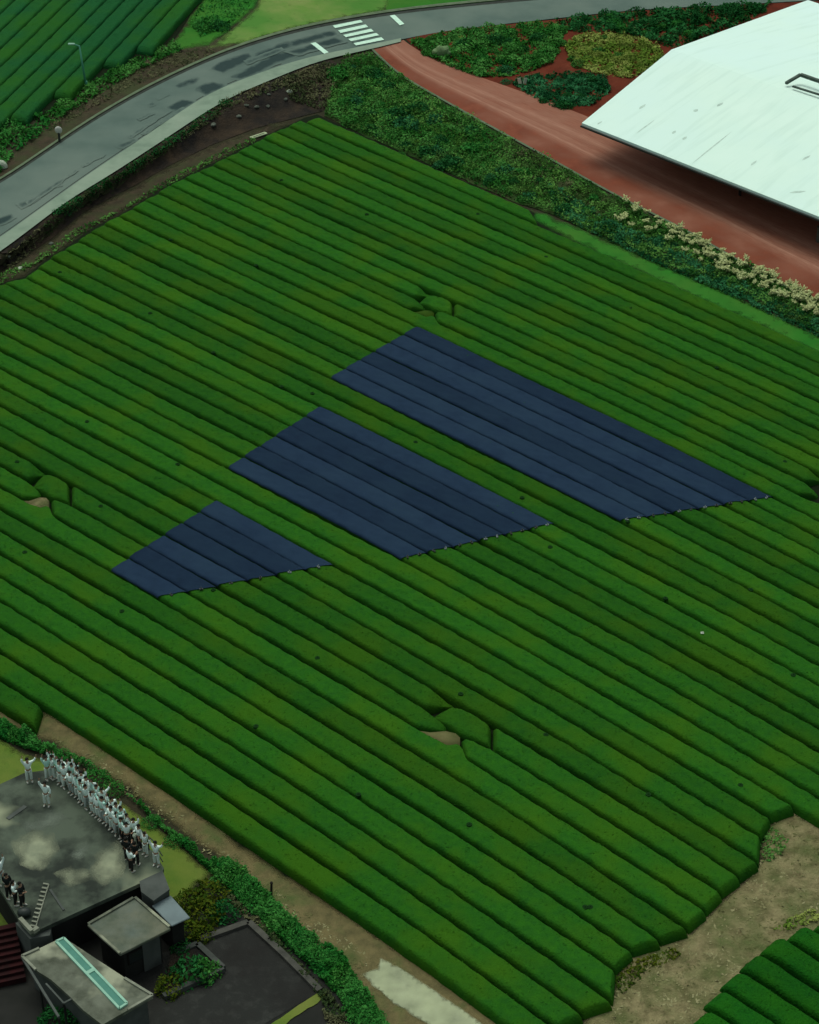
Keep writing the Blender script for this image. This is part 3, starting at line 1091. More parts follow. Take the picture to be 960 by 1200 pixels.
# sprinkler heads standing among the rows
SPR = [(20, 540), (118, 592), (29, 646), (143, 715), (102, 493), (208, 543), (176, 366), (70, 318), (250, 412), (330, 452), (366, 460), (487, 517), (612, 582),
       (550, 965), (686, 1062), (692, 1062), (868, 919), (645, 640), (736, 610), (780, 700), (540, 812), (372, 770), (250, 690), (300, 850), (420, 930), (640, 860), (760, 930), (880, 690), (930, 790),
       (640, 300), (740, 360), (840, 430), (560, 250), (430, 250), (330, 210), (300, 310), (200, 280), (920, 540)]
SG = 'small sprinklers among the tea rows'
bm = bmesh.new()
add_tube(bm, (0, 0, .5), (0, 0, .97), .03, .025, 6)
add_tube(bm, (0, 0, .90), (0, 0, .96), .09, .02, 9)
add_tube(bm, (0, 0, .82), (0, 0, .90), .17, .16, 9)
spm = bm_mesh('sprinkler', bm)
for i, (u, v) in enumerate(SPR):
    o = link('sprinkler', spm, None)
    if i == 0:
        spm.materials.append(M['sprk'])
    x, y = G(u, v, .78)
    o.location = (x, y, -.16)
    o.rotation_euler = (0, 0, random.uniform(0, 3))
    tag(o, 'small dark sprinkler head on a thin stem standing in a tea row', 'sprinkler', SG)
bm = bmesh.new()
add_box(bm, (0, 0, .05), (.34, .24, .06), Matrix.Rotation(.4, 4, 'X'))
add_box(bm, (.1, .05, .1), (.2, .12, .04), Matrix.Rotation(.7, 4, 'Y'))
o = link('paper_scrap', bm_mesh('paper_scrap', bm), M['stone_w'])
o.location = P(823, 742, .72)
o.scale = (.6, .6, .6)
tag(o, 'tiny pale scrap lying on a tea row right of the field centre', 'scrap')

# ------------------------------------------------------------------ white roofed building
ZE = 3.4
e1 = P(682, 144, ZE)
e2 = P(960, 254, ZE)
eu = (e2 - e1).normalized()                         # along the eave
gn = Vector((-eu.y, eu.x, 0))
if gn.y < 0:
    gn = -gn
far = P(947, 0, ZE)
gd = (far - e1)
gd.z = 0
span = gd.length
gd.normalize()
# apex: on the gable line, raised so that it lands at (787, 58)
best = None
for i in range(400):
    f = i / 400
    q = e1 + gd * span * f
    for zz in np.arange(3.4, 9.0, .05):
        u, v = proj(q.x, q.y, zz)
        er = abs(u - 787) + abs(v - 58)
        if best is None or er < best[0]:
            best = (er, f, zz)
fr, ZR = best[1], best[2]
bld = empty('pavilion', (e1.x, e1.y, 0), 'large white roofed hall with deep dark eave beside the red path', 'building')
o0 = Vector((e1.x, e1.y, 0))


def bp(a, g, z):
    """building point: a metres along the eave, g metres inward along the gable"""
    q = eu * a + gd * g
    return Vector((q.x, q.y, z))


LB, gr, T = 62.0, span * fr, .22
sec = [(0, ZE), (gr, ZR), (span, ZE)]
V, F = [], []
for a in (0, LB):
    for g, z in sec:
        V.append(bp(a, g, z))
    for g, z in sec:
        V.append(bp(a, g, z - T))
F = [(0, 6, 7, 1), (1, 7, 8, 2), (3, 4, 10, 9), (4, 5, 11, 10), (0, 3, 9, 6), (2, 8, 11, 5), (0, 1, 4, 3), (1, 2, 5, 4), (6, 9, 10, 7), (7, 10, 11, 8)]
bm = bmesh.new()
bm.from_mesh(mesh('roof', V, F))
roof = link('roof', bm_mesh('roof', bm), M['roof'], bld)
# seams, grime and the open hatch on the near slope
sl = (ZR - ZE) / gr


def rp(a, g, lift=.0):
    return bp(a, g, ZE + sl * g + lift)


def roof_hit(u, v):
    """where the ray through a photo pixel meets the near roof slope"""
    lo, hi = ZE, ZR + 2
    for _ in range(40):
        z = (lo + hi) / 2
        p = P(u, v, z) - o0
        p.z = 0
        M2 = np.array([[eu.x, gd.x], [eu.y, gd.y]])
        a, g = np.linalg.solve(M2, [p.x, p.y])
        if ZE + sl * g > z:
            lo = z
        else:
            hi = z
    return float(a), float(g)


for (x0_, y0_, x1_, y1_, wd) in ((811, 192, 859, 153, .16), (745, 157, 768, 140, .14), (749, 128, 757, 122, .3), (813, 131, 818, 128, .4), (788, 157, 792, 153, .3), (800, 164, 805, 160, .3), (840, 125, 848, 120, .3),
                                 (880, 194, 887, 188, .25), (940, 188, 950, 182, .25), (925, 226, 945, 224, .3), (700, 146, 706, 142, .2)):
    bm = bmesh.new()
    a0, g0 = roof_hit(x0_, y0_)
    a1, g1 = roof_hit(x1_, y1_)
    d = Vector((a1 - a0, g1 - g0))
    n2 = Vector((-d.y, d.x)).normalized() * wd * .5
    q = [(a0, g0), (a0 * .7 + a1 * .3 + n2.x * 1.1, g0 * .7 + g1 * .3 + n2.y * 1.1), (a0 * .3 + a1 * .7 + n2.x * .8, g0 * .3 + g1 * .7 + n2.y * .8), (a1, g1), (a0 * .35 + a1 * .65 - n2.x, g0 * .35 + g1 * .65 - n2.y), (a0 * .8 + a1 * .2 - n2.x * .7, g0 * .8 + g1 * .2 - n2.y * .7)]
    bm.faces.new([bm.verts.new(rp(a, g, .006)) for a, g in q])
    st = bm_mesh('roof_grime', bm)
    if st.polygons[0].normal.z < 0:
        st.flip_normals()
    link('roof_grime', st, M['roofstain'], roof)
ha = roof_hit(921, 99)
hb = roof_hit(938, 89)
hc = roof_hit(964, 98)
hd = roof_hit(929, 102)
he = roof_hit(964, 112)
bm = bmesh.new()
add_bar(bm, rp(*ha, .12), rp(*hb, .12), .24, .22)
add_bar(bm, rp(*hb, .12), rp(hc[0] + 2, hc[1], .12), .34, .24)
add_bar(bm, rp(*hd, .07), rp(he[0] + 2, he[1], .07), .22, .12)
add_bar(bm, rp(hc[0] + 2, hc[1], .1), rp(he[0] + 2, he[1], .1), .25, .2)
link('roof_hatch', bm_mesh('roof_hatch', bm), mat('hatch_frame', (.045, .065, .055), .8, (.09, .12, .10), 1.5, 4), roof)
# walls, coloured dark for shade, set back under the eave, gable infill, posts
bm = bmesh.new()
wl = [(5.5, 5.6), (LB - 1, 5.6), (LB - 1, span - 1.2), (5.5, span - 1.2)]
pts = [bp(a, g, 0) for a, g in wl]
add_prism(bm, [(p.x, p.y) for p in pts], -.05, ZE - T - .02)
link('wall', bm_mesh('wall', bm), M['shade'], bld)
for a in np.arange(15.0, LB, 9.5):
    bm = bmesh.new()
    add_bar(bm, bp(a, 4.2, -.05), bp(a, 4.2, ZE - T + .2), .22, .22)
    link('post', bm_mesh('post', bm), M['shade'], bld)
q = P(958, 284, 0) - o0
bm = bmesh.new()
add_box(bm, q + Vector((.15, .1, .6)), (.45, .4, 1.3))
add_box(bm, q + Vector((.15, .1, 1.3)), (.55, .5, .12))
link('pillar', bm_mesh('pillar', bm), M['stone'], bld)
bm = bmesh.new()
add_bar(bm, bp(-.02, -.12, ZE - T - .05), bp(LB, -.12, ZE - T - .05), .14, .14)
link('rain_gutter', bm_mesh('rain_gutter', bm), M['darkmetal'], bld)

# ------------------------------------------------------------------ terrace and huts, lower left
ZD = 2.6


def img_poly(poly, z):
    return [tuple(G(u, v, z)) for u, v in poly]


def local(poly, c):
    return [(x - c.x, y - c.y) for x, y in poly]


deck_back = [(-80, 948), (-30, 928), (0, 919), (28, 906), (50, 903), (66, 903), (82, 907), (98, 919), (114, 936), (132, 950), (150, 969), (166, 986), (181, 999), (192, 1017)]
deck_poly = deck_back + [(190, 1023), (45, 1090), (37, 1094), (23, 1079), (4, 1048), (-40, 985), (-100, 975)]
c = P(90, 1000, 0)
ter = empty('terrace', c, 'raised weathered grey terrace with a curved back edge crowded by people', 'terrace')
bm = bmesh.new()
add_prism(bm, local(img_poly(deck_poly, ZD), c), ZD - .25, ZD)
link('deck', bm_mesh('deck', bm), M['deck'], ter)
bm = bmesh.new()
cx = sum(p[0] for p in deck_poly) / len(deck_poly)
cy = sum(p[1] for p in deck_poly) / len(deck_poly)
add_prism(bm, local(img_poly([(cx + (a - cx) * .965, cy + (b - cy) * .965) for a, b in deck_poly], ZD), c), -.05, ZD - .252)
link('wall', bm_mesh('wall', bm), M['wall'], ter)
# pale corner wall and copings
bm = bmesh.new()
a, b = P(24, 1079, ZD) - c, P(38, 1094, ZD) - c
add_bar(bm, a + Vector((0, 0, .12)), b + Vector((0, 0, .12)), .22, .24)
b2 = P(45, 1090, ZD) - c
add_bar(bm, b + Vector((.02, .05, .1)), b2 + Vector((0, .05, .1)), .22, .2)
link('coping', bm_mesh('coping', bm), M['coping'], ter)
bm = bmesh.new()
a, b = P(22, 1080, ZD - .3) - c, P(38, 1096, ZD - .3) - c
add_prism(bm, [(a.x - .15, a.y - .1), (b.x - .1, b.y - .25), (b.x + .9, b.y - .0), (b.x + .9, b.y + .5), (a.x + .5, a.y + .4)], -.05, ZD - .3)
link('corner_wall', bm_mesh('corner_wall', bm), M['wall_g'], ter)
for i, q in enumerate(([(10, 985), (40, 972), (64, 976), (70, 998), (48, 1024), (24, 1014)], [(62, 1024), (84, 1014), (104, 1018), (108, 1032), (80, 1040)],
                       [(108, 1000), (138, 984), (152, 1004), (144, 1028), (120, 1040), (104, 1026)], [(22, 962), (60, 946), (84, 960), (60, 972), (30, 976)], [(80, 1000), (100, 985), (112, 994), (92, 1010)])):
    o = sheet('worn_patch', q, M['worn'] if i < 3 else M['worn_dim'], ZD + .006, 3, 1.5, 60 + i, 2.5, fade=18, level=True)
    del o['kind']
    o.data.transform(Matrix.Translation(-c))
    o.parent = ter
# railing along the curved back edge
bm = bmesh.new()
rail = [P(u, v, ZD) - c for u, v in deck_back[6:]]
pts = []
for i in range(len(rail) - 1):
    for j in range(5):
        pts.append(rail[i].lerp(rail[i + 1], j / 5))
pts.append(rail[-1])
for i in range(len(pts) - 1):
    for z in (.55, .98):
        add_tube(bm, pts[i] + Vector((0, -.12, z)), pts[i + 1] + Vector((0, -.12, z)), .03, .03, 6)
    if i % 4 == 0:
        add_tube(bm, pts[i] + Vector((0, -.12, -.02)), pts[i] + Vector((0, -.12, 1.0)), .035, .035, 6)
link('railing', bm_mesh('railing', bm), M['darkmetal'], ter)
# balustered rail and strip inlaid near the stair
bm = bmesh.new()
a, b = P(54, 1037, ZD) - c, P(39, 1086, ZD) - c
nb = 11
for i in range(nb):
    q = a.lerp(b, i / (nb - 1))
    add_box(bm, q + Vector((0, 0, .05)), (.30, .10, .08), Matrix.Rotation(-.25, 4, 'Z'))
add_bar(bm, a + Vector((.15, 0, .04)), b + Vector((.15, 0, .04)), .05, .06)
link('stair_nosing', bm_mesh('stair_nosing', bm), M['coping'], ter)
bm = bmesh.new()
add_bar(bm, P(59, 1043, ZD) - c + Vector((0, 0, .03)), P(75, 1067, ZD) - c + Vector((0, 0, .03)), .12, .06)
add_bar(bm, P(9, 960, ZD) - c + Vector((0, 0, .02)), P(30, 945, ZD) - c + Vector((0, 0, .02)), .25, .04)
link('floor_strip', bm_mesh('floor_strip', bm), M['wall_g'], ter)

# red brick steps left of the terrace
sroot = empty('brick_steps', P(8, 1120, 0), 'dark red brick steps descending beside the terrace corner', 'steps')
c2 = sroot.location.copy()
a0, a1 = P(-2, 1088, 1.6), P(10, 1152, 0.2)
dn_ = (a1 - a0)
dn_.z = 0
runs = 9
sdv = Vector((-dn_.y, dn_.x, 0)).normalized()
if sdv.x < 0:
    sdv = -sdv
hdg = dn_.normalized()
ln_ = dn_.length / runs
for i in range(runs):
    p0 = a0 + hdg * (ln_ * i)
    zt = 1.75 - i * 1.55 / runs
    bm = bmesh.new()
    q = [p0 - sdv * 3.5, p0 + sdv * .9, p0 + sdv * .9 + hdg * (ln_ - .004), p0 - sdv * 3.5 + hdg * (ln_ - .004)]
    add_prism(bm, [(x.x - c2.x, x.y - c2.y) for x in q], -.05, zt)
    q2 = [p0 - sdv * 3.48 + hdg * (ln_ - .12), p0 + sdv * .88 + hdg * (ln_ - .12), p0 + sdv * .88 + hdg * (ln_ + .03), p0 - sdv * 3.48 + hdg * (ln_ + .03)]
    add_prism(bm, [(x.x - c2.x, x.y - c2.y) for x in q2], zt - .06, zt + .02)
    link('step', bm_mesh('step', bm), M['redstep'], sroot)


def hut(name, quad, z, label, roofmat, wallmat, thick=.18, inset=.4, pitch=0.0, cat='hut'):
    c = P(sum(q[0] for q in quad) / len(quad), sum(q[1] for q in quad) / len(quad), 0)
    r = empty(name, c, label, cat)
    pw = local(img_poly(quad, z), c)
    bm = bmesh.new()
    add_prism(bm, pw, z - thick, z)
    bmesh.ops.bevel(bm, geom=[e for e in bm.edges], offset=.03, segments=1, affect='EDGES')
    rf = link('roof', bm_mesh('roof', bm), roofmat, r)
    mx = Vector((sum(p[0] for p in pw) / len(pw), sum(p[1] for p in pw) / len(pw)))
    iw = [tuple(Vector(p) + (mx - Vector(p)).normalized() * inset * 1.4) for p in pw]
    bm = bmesh.new()
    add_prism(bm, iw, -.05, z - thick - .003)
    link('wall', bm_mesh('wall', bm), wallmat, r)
    return r, rf, c, pw, iw


# middle hut
mq = [(103, 1084), (158, 1052), (200, 1088), (141, 1118)]
r, rf, c, pw, iw = hut('hut', mq, 2.5, 'small hut with a mossy grey flat roof between terrace and planter', M['hutroof'], M['wall'])
bm = bmesh.new()
for i in range(4):
    a, b = Vector((*pw[i], 2.5)), Vector((*pw[(i + 1) % 4], 2.5))
    if i in (0, 1, 3):
        add_bar(bm, a.lerp(b, .01) + Vector((0, 0, .05)), a.lerp(b, .97) + Vector((0, 0, .05)), .14, .10)
link('coping', bm_mesh('coping', bm), M['lowroof'], rf)
a, b = Vector((*iw[3], 0)), Vector((*iw[2], 0))
d = (b - a).normalized()
out = Vector((d.y, -d.x, 0))
bm = bmesh.new()
dc = a.lerp(b, .72) + out * .03 + Vector((0, 0, 1.0))
q = d.to_track_quat('X', 'Z').to_matrix().to_4x4()
add_box(bm, dc, (1.0, .08, 2.0), q)
link('door', bm_mesh('door', bm), M['wall_g'], r)
bm = bmesh.new()
add_box(bm, a.lerp(b, .3) + out * .03 + Vector((0, 0, 1.4)), (.9, .06, .8), q)
wnd = link('window', bm_mesh('window', bm), M['wood'], r)
bm = bmesh.new()
add_box(bm, a.lerp(b, .3) + out * .065 + Vector((0, 0, 1.4)), (.78, .02, .68), q)
link('pane', bm_mesh('pane', bm), mat('dark_pane', (.02, .025, .025), .15, spec=.5), wnd)

# blue-grey awning roof and the dark box behind it
r, rf, c, pw, iw = hut('shed', [(178, 1061), (200, 1049), (223, 1075), (201, 1085)], 2.3, 'little shed with a plain blue-grey roof right of the mossy hut', M['awning'], M['wall'], .1, .3, cat='shed')
bm = bmesh.new()
cb = P(180, 1035, 0)
bx = local(img_poly([(164, 1031), (190, 1019), (198, 1040), (180, 1053), (166, 1043)], 2.75), cb)
add_prism(bm, bx, -.05, 2.62)
add_prism(bm, [(x * 1.04, y * 1.04) for x, y in bx], 2.622, 2.75)
r = empty('tank_house', cb, 'dark grey box-like tank house against the right end of the terrace', 'tank house')
link('body', bm_mesh('body', bm), M['wall_g'], r)
bm = bmesh.new()
add_tube(bm, (-.75, .1, 2.7), (-.75, .1, 3.35), .08, .08, 8)
add_ball(bm, (-.75, .1, 3.4), (.16, .16, .12), 2)
link('vent_pipe', bm_mesh('vent_pipe', bm, True), M['stone_w'], r)

# low roof with the skylight
lq = [(26, 1121), (74, 1098), (179, 1167), (120, 1201), (98, 1184), (80, 1166), (60, 1148), (44, 1138)]
ZL = 2.3
c = P(110, 1150, 0)
low = empty('low_house', c, 'low house with a stained flat roof and long teal skylight', 'house')
pw = local(img_poly(lq, ZL), c)
bm = bmesh.new()
add_prism(bm, pw, ZL - .2, ZL)
rf = link('roof', bm_mesh('roof', bm), M['lowroof'], low)
bm = bmesh.new()
iw = local(img_poly([(36, 1120), (74, 1102), (172, 1166), (121, 1196), (99, 1180), (82, 1164), (62, 1146)], ZL), c)
add_prism(bm, iw, -.05, ZL - .203)
link('wall', bm_mesh('wall', bm), M['wall_g'], low)
for a, b in (((146, 1147), (179, 1167)), ((179, 1167), (150, 1184)), ((26, 1121), (46, 1112)), ((26, 1121), (42, 1137))):
    bm = bmesh.new()
    add_bar(bm, P(*a, ZL) - c + Vector((0, 0, .05)), P(*b, ZL) - c + Vector((0, 0, .05)), .13, .10)
    link('coping', bm_mesh('coping', bm), M['coping'], rf)
sq = [P(u, v, ZL + .06) - c for u, v in ((66, 1103.5), (75, 1099.5), (149, 1176), (140, 1182))]
bm = bmesh.new()
for i in range(4):
    add_bar(bm, sq[i], sq[(i + 1) % 4], .12, .12)
m0, m1 = sq[0].lerp(sq[3], .49), sq[1].lerp(sq[2], .49)
add_bar(bm, m0, m1, .22, .13)
sf = link('skylight', bm_mesh('skylight', bm), M['mint'], rf)
for f0, f1 in ((.0, .49), (.49, 1.0)):
    bm = bmesh.new()
    q = [sq[0].lerp(sq[3], f0), sq[1].lerp(sq[2], f0), sq[1].lerp(sq[2], f1), sq[0].lerp(sq[3], f1)]
    bm.faces.new([bm.verts.new(p + Vector((0, 0, .02))) for p in q])
    bm.faces.new([bm.verts.new(p + Vector((0, 0, -.04))) for p in q])
    pn = bm_mesh('skylight_pane', bm)
    link('skylight_pane', pn, M['skyl'], rf)
# pergola hanging off the low house
pc = P(58, 1160, 0)
r = empty('pergola', pc, 'thin timber pergola frame over dark plants left of the low house', 'pergola')
bm = bmesh.new()
pts3 = [P(26, 1122, 2.25), P(69, 1192, 2.25), P(75, 1176, 2.2), P(86, 1170, 2.2), P(45, 1139, 2.2), P(54, 1153, 2.2)]
add_bar(bm, pts3[0] - pc, pts3[1] - pc, .12, .12)
add_bar(bm, pts3[2] - pc, pts3[3] - pc, .10, .10)
add_bar(bm, pts3[5] - pc, pts3[2] - pc, .09, .09)
link('beam', bm_mesh('beam', bm), M['wall_g'], r)
for q in (pts3[1], pts3[0].lerp(pts3[1], .5), pts3[2]):
    bm = bmesh.new()
    add_tube(bm, Vector((q.x, q.y, 0)) - pc, Vector((q.x, q.y, 2.18)) - pc, .06, .06, 8)
    link('post', bm_mesh('post', bm), M['wall'], r)

# kerbs, planter
for poly, lab in (([(235, 1103), (291, 1083)], 'low stone kerb along the upper edge of the dark courtyard'), ([(292, 1083), (332, 1120), (375, 1163)], 'worn stone kerb on the hedge side of the dark courtyard')):
    c = P(*poly[0], 0)
    bm = bmesh.new()
    for a, b in zip(poly[:-1], poly[1:]):
        add_bar(bm, P(*a) - c + Vector((0, 0, .1)), P(*b) - c + Vector((0, 0, .1)), .34, .24)
    o = link('stone_kerb', bm_mesh('stone_kerb', bm), mat('worn_kerb', (.085, .082, .07), .9, (.05, .05, .044), 1.5, 5))
    o.location = c
    tag(o, lab, 'kerb')
sheet('verge', [(312, 1205), (340, 1186), (372, 1164), (381, 1166), (372, 1176), (340, 1196), (325, 1212)], M['lawn_l'], .05, 6, 1.0, 14)
c = P(225, 1140, 0)
pr_ = empty('planter', c, 'kerbed planter of olive and yellow shrubs beside the mossy hut', 'planter')
bm = bmesh.new()
pk = [(192, 1171), (262, 1138), (232, 1110), (206, 1120)]
for a, b in zip(pk[:-1], pk[1:]):
    add_bar(bm, P(*a) - c + Vector((0, 0, .15)), P(*b) - c + Vector((0, 0, .15)), .3, .34)
link('kerb', bm_mesh('kerb', bm), mat('planter_kerb', (.075, .08, .072), .9, (.045, .05, .045), 1.5, 5), pr_)
bm = bmesh.new()
add_prism(bm, local(img_poly([(194, 1168), (256, 1137), (230, 1114), (200, 1122)], 0), c), -.02, .22)
link('soil', bm_mesh('soil', bm), M['soil'], pr_)


# ------------------------------------------------------------------ plants
def blob_points(n, rx, ry, rz, seed, lump=.35):
    r = np.random.default_rng(seed)
    d = r.normal(size=(n, 3))
    d[:, 2] = np.abs(d[:, 2]) * 1.0 - .1
    d /= np.linalg.norm(d, axis=1)[:, None]
    k = 1 + lump * np.array([noise.noise((q[0] * 1.6 + seed, q[1] * 1.6, q[2] * 1.6)) for q in d])
    rr = r.uniform(.35, 1.0, n) ** .5 * k
    p = d * rr[:, None] * np.array([rx, ry, rz])
    p[:, 2] = np.maximum(p[:, 2], .02)
    return p


SHRUB = {}


def shrub(kind, m, u, v, size, label, group, n=420, squash=.8, z=None, name='shrub', cat='shrub', leaf=.24, var=3):
    key = (kind, m, random.randrange(var))
    if key not in SHRUB:
        pts = blob_points(n, 1, 1, squash, hash(key[2]) + len(SHRUB) * 17 + 3)
        SHRUB[key] = leaf_mesh(name, pts, leaf, .3, len(SHRUB) + 5)
        SHRUB[key].materials.append(M[m])
    o = link(name, SHRUB[key])
    p = W(u, v)
    if z is not None:
        p = P(u, v, z)
    o.location = p
    s = size * random.uniform(.85, 1.15)
    o.scale = (s, s * random.uniform(.85, 1.15), s * random.uniform(.85, 1.1))
    o.rotation_euler = (0, 0, random.uniform(0, 6.3))
    return tag(o, label, cat, group)


def cover(name, poly, m, n, hmax, size, seed, clump=.12, up=.5, thr=-.25):
    """unbroken low growth over an outline: one object"""
    r = np.random.default_rng(seed)
    b = np.array(poly, float)
    lo, hi = b.min(0), b.max(0)
    out = []
    tints = []
    while len(out) < n:
        q = r.uniform(lo, hi, (n, 2))
        q = q[inside(poly, q)]
        for u, v in q:
            f = noise.noise((u * clump, v * clump * 1.4, seed * 3.7)) + .5 * noise.noise((u * clump * 2.6, v * clump * 3.6, seed * 1.7))
            if f < thr and r.random() < (.75 if thr < 0 else .97):
                continue
            p = W(u, v)
            z = hmax * max(.08, .45 + .75 * f) * r.random() ** .6
            out.append((p.x, p.y, p.z + z))
            tints.append(.36 + 1.5 * noise.noise((p.x * .4, p.y * .4, seed * 1.9)) + 1.1 * noise.noise((p.x * 1.1, p.y * 1.1, seed * 2.9)) + .5 * (z / hmax - .35))
            if len(out) >= n:
                break
    me = leaf_mesh(name, np.array(out), size, up, seed, np.array(tints))
    o = link(name, me, M[m])
    o['kind'] = 'stuff'
    return o


# weeds between field and red path
weed = [(392, 84), (404, 70), (434, 62), (463, 90), (500, 109), (533, 127), (593, 161), (643, 188), (718, 230), (810, 277), (877, 316), (960, 360), (1060, 412), (1060, 440), (960, 392), (880, 352), (800, 322),
        (720, 286), (650, 252), (632, 246), (600, 236), (520, 200), (430, 160), (380, 136)]
sheet('verge', weed, mat('weedy_earth', (.012, .060, .008), .95, (.022, .058, .010), .8, 6, (.040, .045, .018), .3), .010, 9, 1.0, 31)
sheet('verge', [(622, 246), (640, 250), (700, 276), (780, 312), (860, 344), (960, 394), (1060, 442), (1060, 462), (960, 416), (860, 369), (800, 343), (700, 297), (628, 262)], M['lawn_g'], .03, 5, 1.5, 33, 5, 6)
cover('weeds', weed, 'leaf_w', 30000, .7, .21, 41, .06)
cover('weeds', [(392, 84), (434, 64), (500, 112), (590, 165), (600, 232), (520, 196), (430, 158), (385, 138)], 'leaf', 16000, .95, .22, 42, .06)
cover('weeds', [(640, 215), (720, 262), (800, 300), (880, 338), (960, 378), (1050, 420), (1050, 436), (960, 396), (860, 350), (760, 306), (650, 252)], 'leaf_t', 11000, .6, .22, 43, .06)
cover('weeds', [(600, 170), (650, 195), (710, 232), (700, 250), (640, 225), (600, 205)], 'leaf_dry', 1500, .4, .22, 44, .08)
cover('weeds', [(400, 90), (434, 66), (500, 113), (590, 165), (690, 225), (780, 280), (900, 345), (780, 312), (640, 246), (520, 190), (430, 148)], 'leaf_l', 6500, .7, .2, 45, .075, .5, .02)
WG = 'shrubs in the weedy strip between tea field and red path'
wl_ = [('leaf_d', 455, 100, 1.7, 'dark green shrub near the top of the weedy strip by the crosswalk'), ('leaf_d', 490, 128, 1.9, 'large dark green shrub in the upper half of the weedy strip'),
       ('leaf_t', 480, 150, 1.5, 'dark shrub leaning towards the field in the weedy strip'), ('leaf', 430, 84, 1.4, 'bushy green shrub beside the paving corner at the crosswalk'),
       ('leaf_b', 405, 120, 1.5, 'bright green shrub at the top corner of the tea field'), ('leaf_d', 515, 165, 1.6, 'dark shrub above the second tea row in the weedy strip'),
       ('leaf_b', 562, 172, 1.8, 'broad bright green shrub in the middle of the weedy strip'), ('leaf_d', 525, 192, 1.3, 'low dark shrub close to the topmost tea row'),
       ('leaf_t', 575, 208, 1.3, 'small bluish shrub near the end of the topmost tea row'), ('leaf_d', 603, 212, 1.1, 'round dark shrub close to the end of the topmost tea row'), ('leaf', 470, 180, 1.1, 'small green shrub touching the topmost tea row')]
for m, u, v, s, lab in wl_:
    shrub('w', m, u, v + 4, s * .66, lab, WG, n=700, leaf=.17)

r = random.Random(21)
wq = 0
while wq < 70:
    u, v = r.uniform(392, 985), r.uniform(64, 412)
    if not inside(weed, np.array([(u, v + 3)]))[0] or not inside(weed, np.array([(u + 6, v - 9)]))[0] or (u > 715 and v < 245 + (u - 722) * .51):
        continue
    wq += 1
    shrub('c', r.choice(['leaf_d', 'leaf_t', 'leaf', 'leaf_w', 'leaf_b', 'leaf_t', 'leaf_d'] if u < 700 else ['leaf_d', 'leaf_t', 'leaf_w', 'leaf_t']), u, v, r.uniform(.4, 1.0) * (1.25 if u < 600 else .85),
          'low leafy clump among the weeds between tea field and red path', 'low clumps in the weedy strip', n=560, squash=.7, leaf=.24, name='weed_clump', cat='weed clump')
# cream flowers along the path
FG = 'cream flowering plants along the red path'
fp = []
r = random.Random(3)
for i in range(140):
    f = r.random() ** .8
    u = 722 + f * 250
    v = 233 + (u - 722) * .510 + r.random() * 29 * (1.05 - .3 * f)
    fp.append((u, v))
fp.sort()
fvars = []
for q in range(3):
    pts = blob_points(60, .40, .40, .40, 900 + q)
    st = leaf_mesh('stems', pts, .22, .2, q)
    fl = []
    rr = np.random.default_rng(50 + q)
    for i in range(5):
        cc = np.array([rr.normal(0, .17), rr.normal(0, .17), .48 + rr.uniform(0, .22)])
        fl.append(cc + rr.normal(0, .055, (14, 3)))
    fm = leaf_mesh('blossom', np.concatenate(fl), .16, .8, 70 + q)
    st.materials.append(M['leaf_w'])
    fm.materials.append(M['flower'])
    fvars.append((st, fm))
for i, (u, v) in enumerate(fp):
    root = empty('flowering_plant', W(u, v), 'cream flowering plant in the bed between red path and tea field', 'flower', FG, r.uniform(0, 6))
    s = r.uniform(.75, 1.35)
    root.scale = (s, s, s)
    st, fm = fvars[i % 3]
    link('stems', st, None, root)
    link('blossom', fm, None, root)

# garden beds beyond the path
bedA = [(480, 50), (520, 38), (560, 33), (640, 27), (664, 32), (658, 52), (648, 74), (622, 84), (596, 90), (562, 91), (530, 80), (500, 66)]
bedB = [(650, 24), (727, 15), (810, 10), (905, 4), (880, 24), (835, 42), (790, 58), (757, 46), (700, 38), (664, 36)]
bedC = [(662, 58), (672, 44), (700, 38), (740, 42), (770, 52), (778, 66), (762, 82), (740, 92), (700, 88), (672, 76)]
bedD = [(598, 97), (625, 90), (680, 86), (712, 92), (716, 108), (694, 124), (650, 126), (620, 112)]
cover('ground_cover', bedA, 'leaf', 13000, .7, .32, 51, .07)
cover('ground_cover', bedB, 'leaf_d', 9000, .9, .34, 52, .07)
cover('ground_cover', bedC, 'leaf_y', 8000, .5, .30, 53, .10)
cover('ground_cover', bedD, 'leaf_t', 6000, .6, .30, 54, .08)
BG = 'round shrubs of the garden beds beside the road'
